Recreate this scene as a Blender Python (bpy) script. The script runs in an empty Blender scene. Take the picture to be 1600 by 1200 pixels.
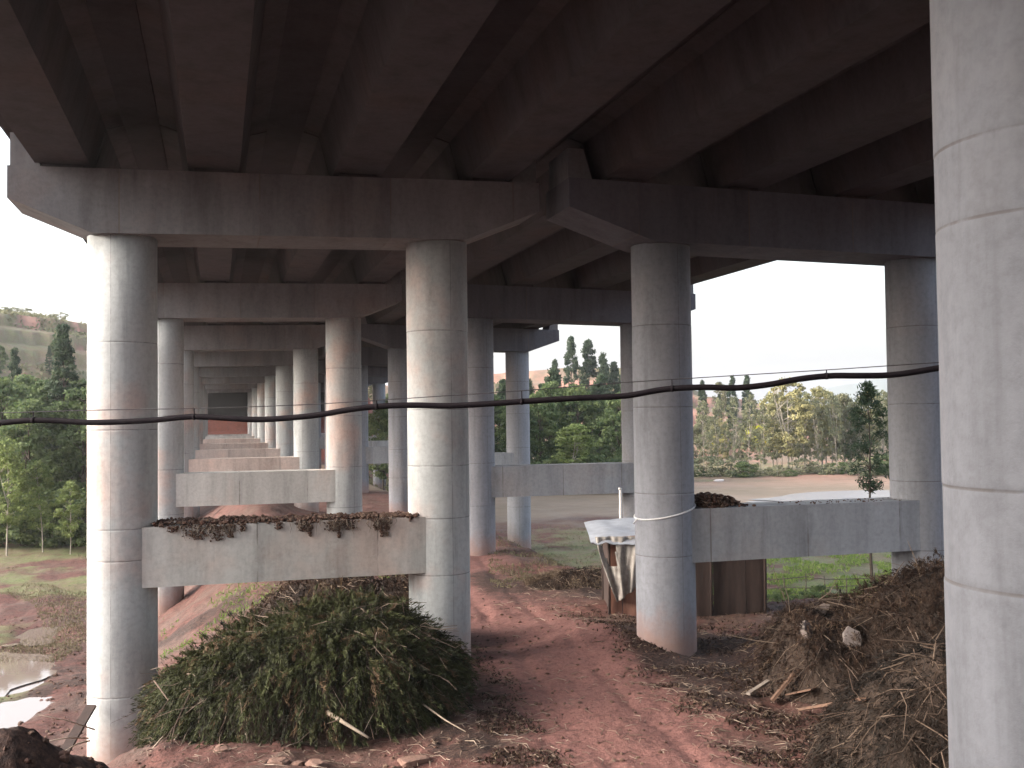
import bpy, math, random
import numpy as np
from mathutils import noise as mnoise, Vector

R = math.radians
scene = bpy.context.scene
C = scene.collection

# ------------------------------------------------------------------ camera
EYE = 5.9
HEAD, PITCH, ROLL = 15.9, 1.82, -0.70
cam_d = bpy.data.cameras.new('camera')
cam = bpy.data.objects.new('camera', cam_d); C.objects.link(cam)
cam_d.sensor_width = 36.0; cam_d.lens = 36.45
cam_d.clip_start = 0.1; cam_d.clip_end = 6000
cam.location = (0, 0, EYE)
from mathutils import Matrix
cam.rotation_euler = (Matrix.Rotation(R(-HEAD), 3, 'Z') @ Matrix.Rotation(R(90 + PITCH), 3, 'X') @ Matrix.Rotation(R(ROLL), 3, 'Z')).to_euler()
scene.camera = cam

# ------------------------------------------------------------------ sky, sun, exposure
SUN_ROT = -84.0      # degrees from +Y, negative = to the left
SUN_EL = 26.0
world = bpy.data.worlds.new('World'); scene.world = world; world.use_nodes = True
wn = world.node_tree; wn.nodes.clear()
sky = wn.nodes.new('ShaderNodeTexSky'); sky.sky_type = 'NISHITA'; sky.sun_disc = False
sky.sun_elevation = R(SUN_EL); sky.sun_rotation = R(SUN_ROT)
sky.air_density = 1.2; sky.dust_density = 6.0; sky.ozone_density = 1.5
hs = wn.nodes.new('ShaderNodeHueSaturation'); hs.inputs['Saturation'].default_value = 0.55
bg = wn.nodes.new('ShaderNodeBackground'); bg.inputs[1].default_value = 0.15
wo = wn.nodes.new('ShaderNodeOutputWorld')
wn.links.new(sky.outputs[0], hs.inputs['Color']); wn.links.new(hs.outputs[0], bg.inputs[0]); wn.links.new(bg.outputs[0], wo.inputs[0])
sd = bpy.data.lights.new('sun', 'SUN'); sd.energy = 0.56; sd.angle = R(24); sd.color = (1.0, 0.90, 0.85)
so = bpy.data.objects.new('sun', sd); C.objects.link(so)
az = R(SUN_ROT)
sdir = Vector((math.sin(az) * math.cos(R(SUN_EL)), math.cos(az) * math.cos(R(SUN_EL)), math.sin(R(SUN_EL))))
so.rotation_euler = sdir.to_track_quat('Z', 'Y').to_euler()
so.location = (-60, -20, 60)
scene.view_settings.view_transform = 'Standard'; scene.view_settings.look = 'None'
scene.view_settings.gamma = 1.0; scene.view_settings.exposure = 2.2
scene.render.engine = 'CYCLES'
scene.cycles.max_bounces = 8; scene.cycles.diffuse_bounces = 5; scene.cycles.transparent_max_bounces = 8

# ------------------------------------------------------------------ helpers
F = 1620.0
FW = (math.sin(R(HEAD)), math.cos(R(HEAD))); RT = (math.cos(R(HEAD)), -math.sin(R(HEAD)))
def P(px, d):
    k = d * (px - 800) / F
    return (FW[0] * d + RT[0] * k, FW[1] * d + RT[1] * k)
def ZP(px, py, d):
    return EYE - (py - (657 - 0.0122 * (px - 338))) * d / F

def sm(a, b, x):
    t = np.clip((np.asarray(x, float) - a) / (b - a), 0, 1); return t * t * (3 - 2 * t)

def mesh_np(name, verts, faces, mats, smooth=False, attrs=None):
    """faces: (n,4) or (n,3) int array, or list of such arrays"""
    me = bpy.data.meshes.new(name)
    verts = np.asarray(verts, np.float32)
    fl = faces if isinstance(faces, list) else [faces]
    fl = [np.asarray(f, np.int32) for f in fl if len(f)]
    me.vertices.add(len(verts)); me.vertices.foreach_set('co', verts.ravel())
    nl = sum(f.size for f in fl); npoly = sum(len(f) for f in fl)
    me.loops.add(nl); me.polygons.add(npoly)
    me.loops.foreach_set('vertex_index', np.concatenate([f.ravel() for f in fl]))
    ls = []; o = 0
    for f in fl:
        k = f.shape[1]; ls.append(o + np.arange(len(f)) * k); o += f.size
    me.polygons.foreach_set('loop_start', np.concatenate(ls).astype(np.int32))
    me.update(calc_edges=True); me.validate()
    me.polygons.foreach_set('use_smooth', np.full(len(me.polygons), bool(smooth)))
    if attrs:
        for k, v in attrs.items():
            v = np.asarray(v, np.float32)
            if v.ndim == 1:
                a = me.attributes.new(k, 'FLOAT', 'POINT'); a.data.foreach_set('value', v)
            else:
                a = me.attributes.new(k, 'FLOAT_COLOR', 'POINT'); a.data.foreach_set('color', v.ravel())
    for m in (mats if isinstance(mats, (list, tuple)) else [mats]): me.materials.append(m)
    return me

def obj(name, me, parent=None, loc=(0, 0, 0), rz=0.0, label=None, cat=None, group=None, kind=None):
    o = bpy.data.objects.new(name, me); C.objects.link(o)
    o.location = loc; o.rotation_euler = (0, 0, rz)
    if parent: o.parent = parent
    tag(o, label, cat, group, kind)
    return o
def tag(o, label=None, cat=None, group=None, kind=None):
    if label: o['label'] = label
    if cat: o['category'] = cat
    if group: o['group'] = group
    if kind: o['kind'] = kind

class MB:
    """collects quads / tris"""
    def __init__(s): s.v = []; s.q = []; s.t = []; s.a = []
    def add(s, V, Q=(), T=(), a=0.0):
        o = len(s.v); s.v += [tuple(p) for p in V]; s.a += [a] * len(V)
        s.q += [tuple(i + o for i in f) for f in Q]; s.t += [tuple(i + o for i in f) for f in T]
    def box(s, x0, x1, y0, y1, z0, z1, a=0.0):
        s.add([(x0,y0,z0),(x1,y0,z0),(x1,y1,z0),(x0,y1,z0),(x0,y0,z1),(x1,y0,z1),(x1,y1,z1),(x0,y1,z1)],
              [(0,3,2,1),(4,5,6,7),(0,1,5,4),(1,2,6,5),(2,3,7,6),(3,0,4,7)], a=a)
    def tube(s, pts, rad, n=6, cap=True, a=0.0):
        pts = [Vector(p) for p in pts]; m = len(pts)
        if not hasattr(rad, '__len__'): rad = [rad] * m
        V = []; up = None
        for i, p in enumerate(pts):
            d = (pts[min(i + 1, m - 1)] - pts[max(i - 1, 0)])
            if d.length < 1e-9: d = Vector((0, 0, 1))
            d.normalize()
            ref = Vector((0, 0, 1)) if abs(d.z) < 0.9 else Vector((1, 0, 0))
            u = d.cross(ref).normalized(); w = d.cross(u)
            for k in range(n):
                t = 2 * math.pi * k / n
                V.append(p + (u * math.cos(t) + w * math.sin(t)) * rad[i])
        Q = [(i*n+k, i*n+(k+1) % n, (i+1)*n+(k+1) % n, (i+1)*n+k) for i in range(m-1) for k in range(n)]
        T = []
        if cap:
            V.append(pts[0]); V.append(pts[-1]); a0 = m*n; a1 = m*n+1
            T = [(a0, (k+1) % n, k) for k in range(n)] + [(a1, (m-1)*n+k, (m-1)*n+(k+1) % n) for k in range(n)]
        s.add(V, Q, T, a)
    def prism(s, poly, y0, y1, a=0.0):
        """poly: (x,z) loop, extruded along y; fan caps"""
        n = len(poly)
        V = [(x, y0, z) for x, z in poly] + [(x, y1, z) for x, z in poly]
        Q = [(k, (k+1) % n, n+(k+1) % n, n+k) for k in range(n)]
        cx = sum(p[0] for p in poly)/n; cz = sum(p[1] for p in poly)/n
        V += [(cx, y0, cz), (cx, y1, cz)]
        T = [(2*n, (k+1) % n, k) for k in range(n)] + [(2*n+1, n+k, n+(k+1) % n) for k in range(n)]
        s.add(V, Q, T, a)
    def mesh(s, name, mat, smooth=False, attr='tone'):
        f = []
        if s.q: f.append(np.array(s.q))
        if s.t: f.append(np.array(s.t))
        return mesh_np(name, s.v, f, mat, smooth, {attr: s.a})

# ------------------------------------------------------------------ materials
def mat_new(name):
    m = bpy.data.materials.new(name); m.use_nodes = True
    nt = m.node_tree; nt.nodes.clear()
    out = nt.nodes.new('ShaderNodeOutputMaterial'); b = nt.nodes.new('ShaderNodeBsdfPrincipled')
    nt.links.new(b.outputs[0], out.inputs[0])
    return m, nt, b, out
def N(nt, t, **kw):
    n = nt.nodes.new(t)
    for k, v in kw.items():
        if k in ('op',): n.operation = v
        elif k == 'blend': n.blend_type = v
        else: setattr(n, k, v)
    return n
def noise(nt, co, scale, detail=4, rough=0.55, vscale=None):
    if vscale:
        mp = nt.nodes.new('ShaderNodeMapping'); mp.inputs['Scale'].default_value = vscale
        nt.links.new(co, mp.inputs[0]); co = mp.outputs[0]
    n = nt.nodes.new('ShaderNodeTexNoise'); n.inputs['Scale'].default_value = scale
    n.inputs['Detail'].default_value = detail; n.inputs['Roughness'].default_value = rough
    nt.links.new(co, n.inputs['Vector']); return n.outputs['Fac']
def ramp(nt, fac, stops):
    r = nt.nodes.new('ShaderNodeValToRGB'); e = r.color_ramp.elements
    while len(e) > 1: e.remove(e[-1])
    e[0].position = stops[0][0]; e[0].color = (*stops[0][1], 1) if hasattr(stops[0][1], '__len__') else (stops[0][1],)*3 + (1,)
    for p, c in stops[1:]:
        k = e.new(p); k.color = (*c, 1) if hasattr(c, '__len__') else (c, c, c, 1)
    nt.links.new(fac, r.inputs[0]); return r.outputs[0]
def mix(nt, fac, a, b, blend='MIX'):
    m = nt.nodes.new('ShaderNodeMix'); m.data_type = 'RGBA'; m.blend_type = blend
    for s, v in ((m.inputs['Factor'], fac), (m.inputs['A'], a), (m.inputs['B'], b)):
        if isinstance(v, bpy.types.NodeSocket): nt.links.new(v, s)
        elif hasattr(v, '__len__'): s.default_value = (*v, 1)
        else: s.default_value = v if s.type == 'VALUE' else (v, v, v, 1)
    return m.outputs['Result']
def math_(nt, op, a, b=None, c=None, clamp=False):
    m = nt.nodes.new('ShaderNodeMath'); m.operation = op; m.use_clamp = clamp
    for i, v in enumerate((a, b, c)):
        if v is None: continue
        if isinstance(v, bpy.types.NodeSocket): nt.links.new(v, m.inputs[i])
        else: m.inputs[i].default_value = v
    return m.outputs[0]
def bump(nt, b, h, strength, dist=0.02):
    n = nt.nodes.new('ShaderNodeBump'); n.inputs['Strength'].default_value = strength; n.inputs['Distance'].default_value = dist
    nt.links.new(h, n.inputs['Height']); nt.links.new(n.outputs[0], b.inputs['Normal'])

def concrete(name, base=(0.40, 0.38, 0.36), warm=(0.46, 0.33, 0.27), warm_amt=0.5, panel=0.0, mud=None, off=0.0):
    m, nt, b, out = mat_new(name)
    g = nt.nodes.new('ShaderNodeNewGeometry'); co = g.outputs['Position']
    sx = nt.nodes.new('ShaderNodeSeparateXYZ'); nt.links.new(co, sx.inputs[0])
    n1 = noise(nt, co, 0.35, 5, 0.6); n2 = noise(nt, co, 1.6, 6, 0.65, (1, 1, 0.16)); n3 = noise(nt, co, 9, 5, 0.7)
    n4 = noise(nt, co, 45, 3, 0.6)
    col = mix(nt, ramp(nt, n1, [(0.50, 0), (0.68, warm_amt)]), base, warm)
    col = mix(nt, 1.0, col, ramp(nt, n2, [(0.28, 0.66), (0.5, 0.95), (0.75, 1.12)]), 'MULTIPLY')
    col = mix(nt, 1.0, col, ramp(nt, n3, [(0.25, 0.80), (0.55, 1.0), (0.8, 1.07)]), 'MULTIPLY')
    w2 = nt.nodes.new('ShaderNodeTexWhiteNoise'); w2.noise_dimensions = '1D'
    nt.links.new(math_(nt, 'ADD', math_(nt, 'FLOOR', math_(nt, 'DIVIDE', sx.outputs[2], 2.02)), math_(nt, 'MULTIPLY', math_(nt, 'FLOOR', math_(nt, 'DIVIDE', sx.outputs[1], 9.0)), 7.3)), w2.inputs['W'])
    # irregular drip stains and chalky blooms
    dr = noise(nt, co, 3.4, 4, 0.6, (1, 1, 0.07))
    col = mix(nt, ramp(nt, dr, [(0.60, 0), (0.74, 0.38)]), col, tuple(c * .45 for c in base))
    bl = noise(nt, co, 0.9, 5, 0.75)
    col = mix(nt, ramp(nt, bl, [(0.60, 0), (0.72, 0.35)]), col, tuple(min(.7, c * 1.35) for c in base))
    # pock marks
    col = mix(nt, ramp(nt, n4, [(0.70, 0), (0.78, 0.35)]), col, (0.13, 0.12, 0.11))
    if panel:
        s = math_(nt, 'ADD', sx.outputs[0], off)
        fr = math_(nt, 'FRACT', math_(nt, 'DIVIDE', s, panel))
        ln = math_(nt, 'LESS_THAN', math_(nt, 'ABSOLUTE', math_(nt, 'SUBTRACT', fr, 0.5)), 0.006)
        brk = ramp(nt, noise(nt, co, 1.3, 4), [(0.42, 0), (0.55, 0.7)])
        col = mix(nt, math_(nt, 'MULTIPLY', ln, brk), col, (0.14, 0.12, 0.11))
        # each shutter panel a slightly different grey
        w = nt.nodes.new('ShaderNodeTexWhiteNoise'); w.noise_dimensions = '1D'
        nt.links.new(math_(nt, 'FLOOR', math_(nt, 'ADD', math_(nt, 'DIVIDE', s, panel), 0.5)), w.inputs['W'])
        col = mix(nt, 1.0, col, ramp(nt, w.outputs['Value'], [(0, 0.86), (1, 1.06)]), 'MULTIPLY')
    at = nt.nodes.new('ShaderNodeAttribute'); at.attribute_name = 'tone'
    brk = ramp(nt, noise(nt, co, 1.7, 4, 0.7), [(0.36, 0.15), (0.52, 1.0)])
    col = mix(nt, math_(nt, 'MULTIPLY', at.outputs['Fac'], brk), col, (0.07, 0.06, 0.055))
    if mud is not None:
        mz = nt.nodes.new('ShaderNodeAttribute'); mz.attribute_name = 'mud'
        k = math_(nt, 'ADD', mz.outputs['Fac'], math_(nt, 'MULTIPLY', math_(nt, 'SUBTRACT', noise(nt, co, 1.8, 5, 0.65), 0.5), 0.9))
        col = mix(nt, ramp(nt, k, [(0.3, 0), (0.95, 0.65)]), col, mud)
    nt.links.new(col, b.inputs['Base Color']); b.inputs['Roughness'].default_value = 0.88
    b.inputs['Specular IOR Level'].default_value = 0.25
    h = math_(nt, 'ADD', math_(nt, 'MULTIPLY', n3, 0.7), math_(nt, 'MULTIPLY', n4, 0.5))
    bump(nt, b, h, 0.35, 0.015)
    return m
M_col = concrete('column_concrete', (0.44, 0.455, 0.46), (0.55, 0.37, 0.31), 0.7, mud=(0.32, 0.175, 0.13))
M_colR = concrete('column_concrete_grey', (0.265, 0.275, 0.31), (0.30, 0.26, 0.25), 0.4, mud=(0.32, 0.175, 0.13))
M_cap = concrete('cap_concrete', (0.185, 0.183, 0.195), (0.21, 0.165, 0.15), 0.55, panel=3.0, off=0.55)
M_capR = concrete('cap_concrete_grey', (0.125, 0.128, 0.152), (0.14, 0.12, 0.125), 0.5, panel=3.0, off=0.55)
M_tieP = concrete('tie_concrete_pink', (0.60, 0.49, 0.44), (0.64, 0.45, 0.38), 0.6, panel=2.75, off=0.5)
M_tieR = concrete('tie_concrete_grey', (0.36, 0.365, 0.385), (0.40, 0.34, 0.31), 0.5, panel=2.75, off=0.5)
M_tie = concrete('tie_concrete', (0.54, 0.525, 0.50), (0.58, 0.42, 0.35), 0.6, panel=2.75, off=0.5)
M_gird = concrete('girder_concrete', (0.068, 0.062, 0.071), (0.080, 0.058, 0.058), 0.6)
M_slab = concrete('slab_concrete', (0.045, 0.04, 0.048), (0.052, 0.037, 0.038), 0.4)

def plain(name, c0, c1, scale=6, rough=0.85, bmp=0.3, tone=None, detail=5, vscale=None, spec=0.3, bdist=0.02):
    m, nt, b, out = mat_new(name)
    g = nt.nodes.new('ShaderNodeTexCoord'); co = g.outputs['Object']
    n = noise(nt, co, scale, detail, 0.65, vscale)
    col = mix(nt, ramp(nt, n, [(0.35, 0), (0.65, 1)]), c0, c1)
    if tone:
        at = nt.nodes.new('ShaderNodeAttribute'); at.attribute_name = 'tone'
        col = mix(nt, at.outputs['Fac'], col, tone)
    nt.links.new(col, b.inputs['Base Color']); b.inputs['Roughness'].default_value = rough
    b.inputs['Specular IOR Level'].default_value = spec
    if bmp: bump(nt, b, noise(nt, co, scale * 3, 4), bmp, bdist)
    return m

def leafmat(name, c0, c1, trans=0.3, c2=None):
    m, nt, b, out = mat_new(name)
    at = nt.nodes.new('ShaderNodeAttribute'); at.attribute_name = 'tone'
    col = mix(nt, at.outputs['Fac'], c0, c1)
    if c2: col = mix(nt, ramp(nt, at.outputs['Fac'], [(0.86, 0), (0.93, 1)]), col, c2)
    oi = nt.nodes.new('ShaderNodeObjectInfo')
    col = mix(nt, 1.0, col, ramp(nt, oi.outputs['Random'], [(0, (0.82, 0.85, 0.8)), (1, (1.15, 1.12, 1.05))]), 'MULTIPLY')
    nt.links.new(col, b.inputs['Base Color']); b.inputs['Roughness'].default_value = 0.7
    b.inputs['Specular IOR Level'].default_value = 0.2
    t = nt.nodes.new('ShaderNodeBsdfTranslucent'); nt.links.new(col, t.inputs[0])
    ms = nt.nodes.new('ShaderNodeMixShader'); ms.inputs[0].default_value = trans
    nt.links.new(b.outputs[0], ms.inputs[1]); nt.links.new(t.outputs[0], ms.inputs[2]); nt.links.new(ms.outputs[0], out.inputs[0])
    return m

M_bark_pale = plain('bark_pale', (0.42, 0.38, 0.32), (0.24, 0.21, 0.17), 5, vscale=(1, 1, 0.3))
M_bark = plain('bark_dark', (0.10, 0.075, 0.055), (0.05, 0.04, 0.032), 5)
M_twig = plain('twig_wood', (0.11, 0.075, 0.055), (0.06, 0.04, 0.03), 6, tone=(0.30, 0.24, 0.19))
M_stickp = plain('peeled_wood', (0.34, 0.28, 0.22), (0.23, 0.18, 0.135), 4)
M_black = plain('cable_sheath', (0.008, 0.006, 0.009), (0.014, 0.011, 0.014), 8, rough=0.8, bmp=0.1, spec=.1)
M_wire = plain('wire_steel', (0.035, 0.03, 0.035), (0.06, 0.055, 0.06), 8, rough=0.5, bmp=0)
M_rope = plain('white_rope', (0.72, 0.72, 0.74), (0.6, 0.6, 0.62), 30, bmp=0.2)
M_tarpw = plain('white_sheet', (0.42, 0.45, 0.51), (0.32, 0.34, 0.39), 3, rough=0.5, bmp=0.2)
M_tarpg = plain('grey_cloth', (0.40, 0.375, 0.35), (0.26, 0.235, 0.215), 5, bmp=0.4)
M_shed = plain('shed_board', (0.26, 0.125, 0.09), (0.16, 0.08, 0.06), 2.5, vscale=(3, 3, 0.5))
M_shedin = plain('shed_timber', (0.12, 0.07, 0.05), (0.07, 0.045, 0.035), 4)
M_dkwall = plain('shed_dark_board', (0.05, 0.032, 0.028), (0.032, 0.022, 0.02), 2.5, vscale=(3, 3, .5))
M_rock = plain('rock_red', (0.22, 0.13, 0.10), (0.13, 0.08, 0.065), 6, bmp=0.6, bdist=0.04)
M_rubble = plain('rubble_concrete', (0.24, 0.21, 0.20), (0.15, 0.12, 0.11), 5, bmp=0.6, bdist=0.03)
M_soilcl = plain('soil_clod', (0.105, 0.052, 0.038), (0.05, 0.028, 0.022), 9, bmp=0.8, tone=(0.13, 0.085, 0.06), bdist=0.03)
M_plank = plain('plank_wood', (0.17, 0.10, 0.07), (0.10, 0.062, 0.045), 3, vscale=(0.6, 6, 6))
M_split = plain('weathered_wood', (0.28, 0.24, 0.21), (0.17, 0.14, 0.12), 5, vscale=(.6, 6, 6))
M_white = plain('white_paint', (0.74, 0.72, 0.72), (0.62, 0.58, 0.57), 3, bmp=0.05)
M_bamboo = plain('bamboo_pole', (0.16, 0.13, 0.10), (0.09, 0.075, 0.06), 4)
M_roofb = plain('pale_roof', (0.55, 0.6, 0.66), (0.42, 0.46, 0.52), 1, bmp=0)
M_wallb = plain('plaster_wall', (0.5, 0.48, 0.46), (0.4, 0.38, 0.36), 1, bmp=0)
M_window = plain('window_dark', (0.03, 0.03, 0.035), (0.05, 0.05, 0.05), 1, bmp=0, rough=0.2)

# ------------------------------------------------------------------ terrain
LOWL, LOWR = -2.1, -2.5
PUD = [  # x, y, radius x, radius y, depth
    (*P(36, 33.5), .75, 2.3), (*P(14, 28.8), .75, 1.6), (*P(-60, 33.0), 1.6, 3.0), (*P(60, 41.5), .7, 1.8)]
POND = [(*P(1345, 109.0), 10.0, 6.0), (*P(1250, 103.5), 9.0, 2.6)]
def fbm_grid(X, Y, scale, octs=4, seed=0.0):
    out = np.zeros(X.size); xs = X.ravel(); ys = Y.ravel()
    for i in range(X.size):
        out[i] = mnoise.fractal((xs[i] * scale + seed, ys[i] * scale - seed, seed * 0.37), 0.9, 2.1, octs)
    return out.reshape(X.shape)
HB = np.array([-180, -40, -16, -11, -8, -5, 3, 10, 15, 19, 22, 26, 30, 34, 40, 60, 180.])
HT = np.array([3, 12, 26, 25.5, 24.5, 22, 17, 14, 17, 19, 17, 11.5, 7.5, 5, 5, 4, 3.])
def base_z(X, Y):
    X = np.asarray(X, float); Y = np.asarray(Y, float)
    r = np.hypot(X, Y); br = np.degrees(np.arctan2(X, Y))
    # left flank of the earth ridge
    k = sm(19.5, 25, Y)
    a0 = -6 + 2.0 * k; a1 = -0.8 + 3.3 * k
    t = np.clip((X - a0) / (a1 - a0), 0, 1); sl = t * t * (3 - 2 * t)
    low = LOWL - 0.35 * sm(26, 44, Y)
    z = low * (1 - sl)
    # right flank
    e0 = 19 - 6.0 * sm(31, 37, Y); e1 = e0 + 4.5
    t = np.clip((X - e0) / (e1 - e0), 0, 1); sr = t * t * (3 - 2 * t)
    z = z * (1 - sr) + LOWR * sr
    back = sm(28.5, 37, Y) * sm(13.5, 16.5, X)
    z = z * (1 - back) + LOWR * back
    # a little more height round the right viaduct's first column, path ruts
    z = z + 0.45 * np.exp(-((X - 9.6) / 1.6) ** 2 - ((Y - 25.6) / 2.4) ** 2)
    z = z + 0.8 * np.exp(-((X - 1.6) / 3.2) ** 2 - ((Y - 60) / 16) ** 2) * 2.2
    # hills
    ht = np.interp(br, HB, HT)
    hs_ = np.interp(br, [-180, -14, -4, 2, 12, 20, 60, 180], [110, 95, 120, 168, 165, 165, 175, 150])
    hb = sm(0, 1, (r - hs_) / 95.0)
    z = z + (ht - z) * hb
    # approach embankment that carries the abutment
    w = sm(-14, -7, X) * (1 - sm(24, 32, X))
    ramp_ = np.clip((Y - 150) / 32, 0, 1) * 6.6 + sm(183, 187, Y) * 5.4
    z = z * (1 - w * sm(140, 152, Y)) + np.maximum(ramp_, z * 0 + 0.0) * w * sm(140, 152, Y) 
    # unseen bank added behind the camera to block sky light from the rear
    shade_bank = sm(6, 19, -Y) * sm(-60, -26, X) * (1 - sm(45, 80, X))
    z = z + (12.6 - z) * shade_bank
    # embankment under the camera
    emb = 4.3 * (1 - sm(1.5, 13, r)) * (1 - sm(3, 6, -Y))
    z = np.where(r < 13, np.maximum(z, emb + np.minimum(z, 0) * 0), z)
    mx, my = P(-20, 8.4)
    z = z + 2.25 * np.exp(-(((X - mx) / 1.3) ** 2 + ((Y - my) / .8) ** 2))
    mx, my = P(195, 9.6)
    z = z + 1.72 * np.exp(-(((X - mx) / 1.2) ** 2 + ((Y - my) / .7) ** 2))
    for (px_, py_, ra, rb) in PUD:
        q = ((X - px_) / ra) ** 2 + ((Y - py_) / rb) ** 2
        z = z - 0.16 * np.exp(-q * 1.1)
    for (px_, py_, ra, rb) in POND:
        q = ((X - px_) / ra) ** 2 + ((Y - py_) / rb) ** 2
        z = z - 0.35 * np.exp(-q * 1.1)
    return z
def gz(x, y): return float(base_z(x, y))

def seg(a, b, n): return np.linspace(a, b, n, endpoint=False)
th = np.concatenate([seg(-180, -24, 40), seg(-24, 46, 430), seg(46, 180, 36)])
rr = np.concatenate([[0.4, 0.9, 1.5, 2.2, 3.0, 4.0, 5.0], np.geomspace(6, 55, 230), np.geomspace(55.6, 320, 130), np.geomspace(330, 3500, 24)])
TH, RR = np.meshgrid(np.radians(th), rr)
GX = RR * np.sin(TH); GY = RR * np.cos(TH)
GZ = base_z(GX, GY)
nz1 = fbm_grid(GX, GY, 0.55, 4, 3.1); nz2 = fbm_grid(GX, GY, 3.2, 3, 7.7); nz3 = fbm_grid(GX, GY, 0.03, 4, 1.7); nz4 = fbm_grid(GX, GY, 0.16, 4, 9.2)
near = 1 - sm(45, 120, RR)
pathx = 7.6 + 0.09 * (GY - 22) + 0.0009 * (GY - 22) ** 2
pd = np.abs(GX - pathx)
onpath = (1 - sm(1.2, 2.6, pd)) * sm(12, 15, GY) * (1 - sm(52, 70, GY))
rough_amp = 0.055 + 0.05 * (1 - onpath)
pdm = np.ones_like(GX)
for (px_, py_, ra, rb) in PUD: pdm -= 0.75 * np.exp(-((GX - px_) / ra / 1.3) ** 2 - ((GY - py_) / rb / 1.3) ** 2)
GZ = GZ + np.clip(pdm, .2, 1) * near * (nz1 * rough_amp * 1.5 + nz2 * 0.030 * (1 - 0.45 * onpath + 2.0 * (1 - sm(11, 14, RR))))
rut = np.exp(-((pd - 0.75 + 0.12 * nz1) / 0.16) ** 2) * onpath
GZ -= 0.065 * rut * near * np.clip(.6 + 1.2 * nz1, .1, 1.3)
GZ += nz3 * 1.6 * sm(110, 220, RR)
# terraces on the hills
hillw = sm(130, 190, RR) * (1 - sm(400, 600, RR))
stepped = np.round(GZ / 3.4) * 3.4
GZ = GZ + (stepped - GZ) * 0.55 * hillw * (GZ > 2)
# zones: R red path soil, G grass, B dark litter, A tan field
depth = GX * FW[0] + GY * FW[1]
pxs = 800 + F * (GX * RT[0] + GY * RT[1]) / np.maximum(depth, 0.5)
zr = np.clip(onpath + 0.25 * nz4, 0, 1)
slope_far = sm(-12, -8, GX) * (1 - sm(26, 32, GX)) * sm(140, 150, GY) * (1 - sm(186, 200, GY))
meadow = (1 - sm(-6.5, -3.0, GX)) * sm(18, 26, GY)
rfield = sm(18, 24, GX + 0.25 * (GY - 28)) * sm(30, 38, GY)
zg = meadow * np.clip(0.02 + 1.3 * nz4 + 0.75 * sm(44, 56, depth), 0, 1) + rfield * (1 - sm(66, 84, depth + 6 * nz4)) * np.clip(0.75 + nz4, 0, 1)
zg = np.maximum(zg, sm(14, 17, GX) * sm(37, 44, GY) * (1 - sm(76, 88, depth + 8 * nz4)) * np.clip(.42 + 1.2 * nz4 + .3 * sm(22, 26, GX), 0, .9))
zg = np.maximum(zg, sm(128, 145, depth + 10 * nz4) * (1 - sm(170, 190, RR)))
zg = np.maximum(zg, hillw * np.clip(0.25 + 1.6 * nz3 + nz4, 0, 1) * 0.8)
corr_ = sm(-12, -8, GX) * (1 - sm(26, 32, GX)) * sm(60, 100, GY) * (1 - sm(186, 200, GY))
zg = zg * (1 - corr_)
zt = sm(78, 88, depth + 6 * nz4) * (1 - sm(128, 142, depth + 8 * nz4)) * sm(8, 14, GX)
zb = sm(0.05, 0.4, nz4 + 0.5 * nz1) * (1 - onpath) * (1 - sm(34, 46, RR)) * sm(13, 15, RR)
zb = np.maximum(zb, 1 - sm(12.0, 14.5, RR))
zb = np.maximum(zb, np.exp(-((GX - 12.8) / 3.2) ** 2 - ((GY - 21) / 3.4) ** 2) * (0.8 + 0.5 * nz1))
zb = np.maximum(zb, np.exp(-((GX - 9.8) / 1.5) ** 2 - ((GY - 35) / 4) ** 2) * (0.9 + 0.6 * nz1))
zone = np.stack([np.clip(a, 0, 1) for a in (zr, zg, zb, zt)], -1).reshape(-1, 4)
nr, na = GX.shape
ii = np.arange(nr - 1)[:, None] * na + np.arange(na)[None, :]
jj = np.arange(nr - 1)[:, None] * na + (np.arange(na)[None, :] + 1) % na
quads = np.stack([ii, ii + na, jj + na, jj], -1).reshape(-1, 4)
V = np.stack([GX, GY, GZ], -1).reshape(-1, 3)
cen = len(V); V = np.vstack([V, [[0, 0, 4.3]]]); zone = np.vstack([zone, zone[:1]])
fan = np.array([[cen, k, (k + 1) % na] for k in range(na)])

m, nt, b, out = mat_new('earth'); M_ground = m
g = nt.nodes.new('ShaderNodeNewGeometry'); co = g.outputs['Position']
at = nt.nodes.new('ShaderNodeAttribute'); at.attribute_name = 'zone'
sp = nt.nodes.new('ShaderNodeSeparateColor'); nt.links.new(at.outputs['Color'], sp.inputs[0])
nA = noise(nt, co, 0.45, 6, 0.65); nB = noise(nt, co, 2.6, 6, 0.7); nC = noise(nt, co, 14, 5, 0.7); nD = noise(nt, co, 0.06, 5, 0.6)
soil = mix(nt, ramp(nt, nB, [(0.35, 0), (0.65, 1)]), (0.135, 0.060, 0.050), (0.080, 0.038, 0.032))
soil = mix(nt, ramp(nt, nA, [(0.45, 0), (0.62, 0.65)]), soil, (0.095, 0.066, 0.052))
path = mix(nt, ramp(nt, nB, [(0.3, 0), (0.7, 1)]), (0.215, 0.102, 0.090), (0.155, 0.073, 0.064))
col = mix(nt, sp.outputs[0], soil, path)
lit = mix(nt, ramp(nt, nC, [(0.4, 0), (0.62, 1)]), (0.022, 0.014, 0.013), (0.065, 0.038, 0.029))
col = mix(nt, ramp(nt, math_(nt, 'ADD', sp.outputs[2], math_(nt, 'MULTIPLY', math_(nt, 'SUBTRACT', nB, 0.5), 0.8)), [(0.3, 0), (0.75, 0.9)]), col, lit)
grass = mix(nt, ramp(nt, math_(nt, 'ADD', math_(nt, 'MULTIPLY', nB, .4), math_(nt, 'MULTIPLY', noise(nt, co, .5, 7, .75), .6)), [(0.4, 0), (0.58, 1)]), (0.115, 0.15, 0.05), (0.15, 0.115, 0.075))
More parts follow.
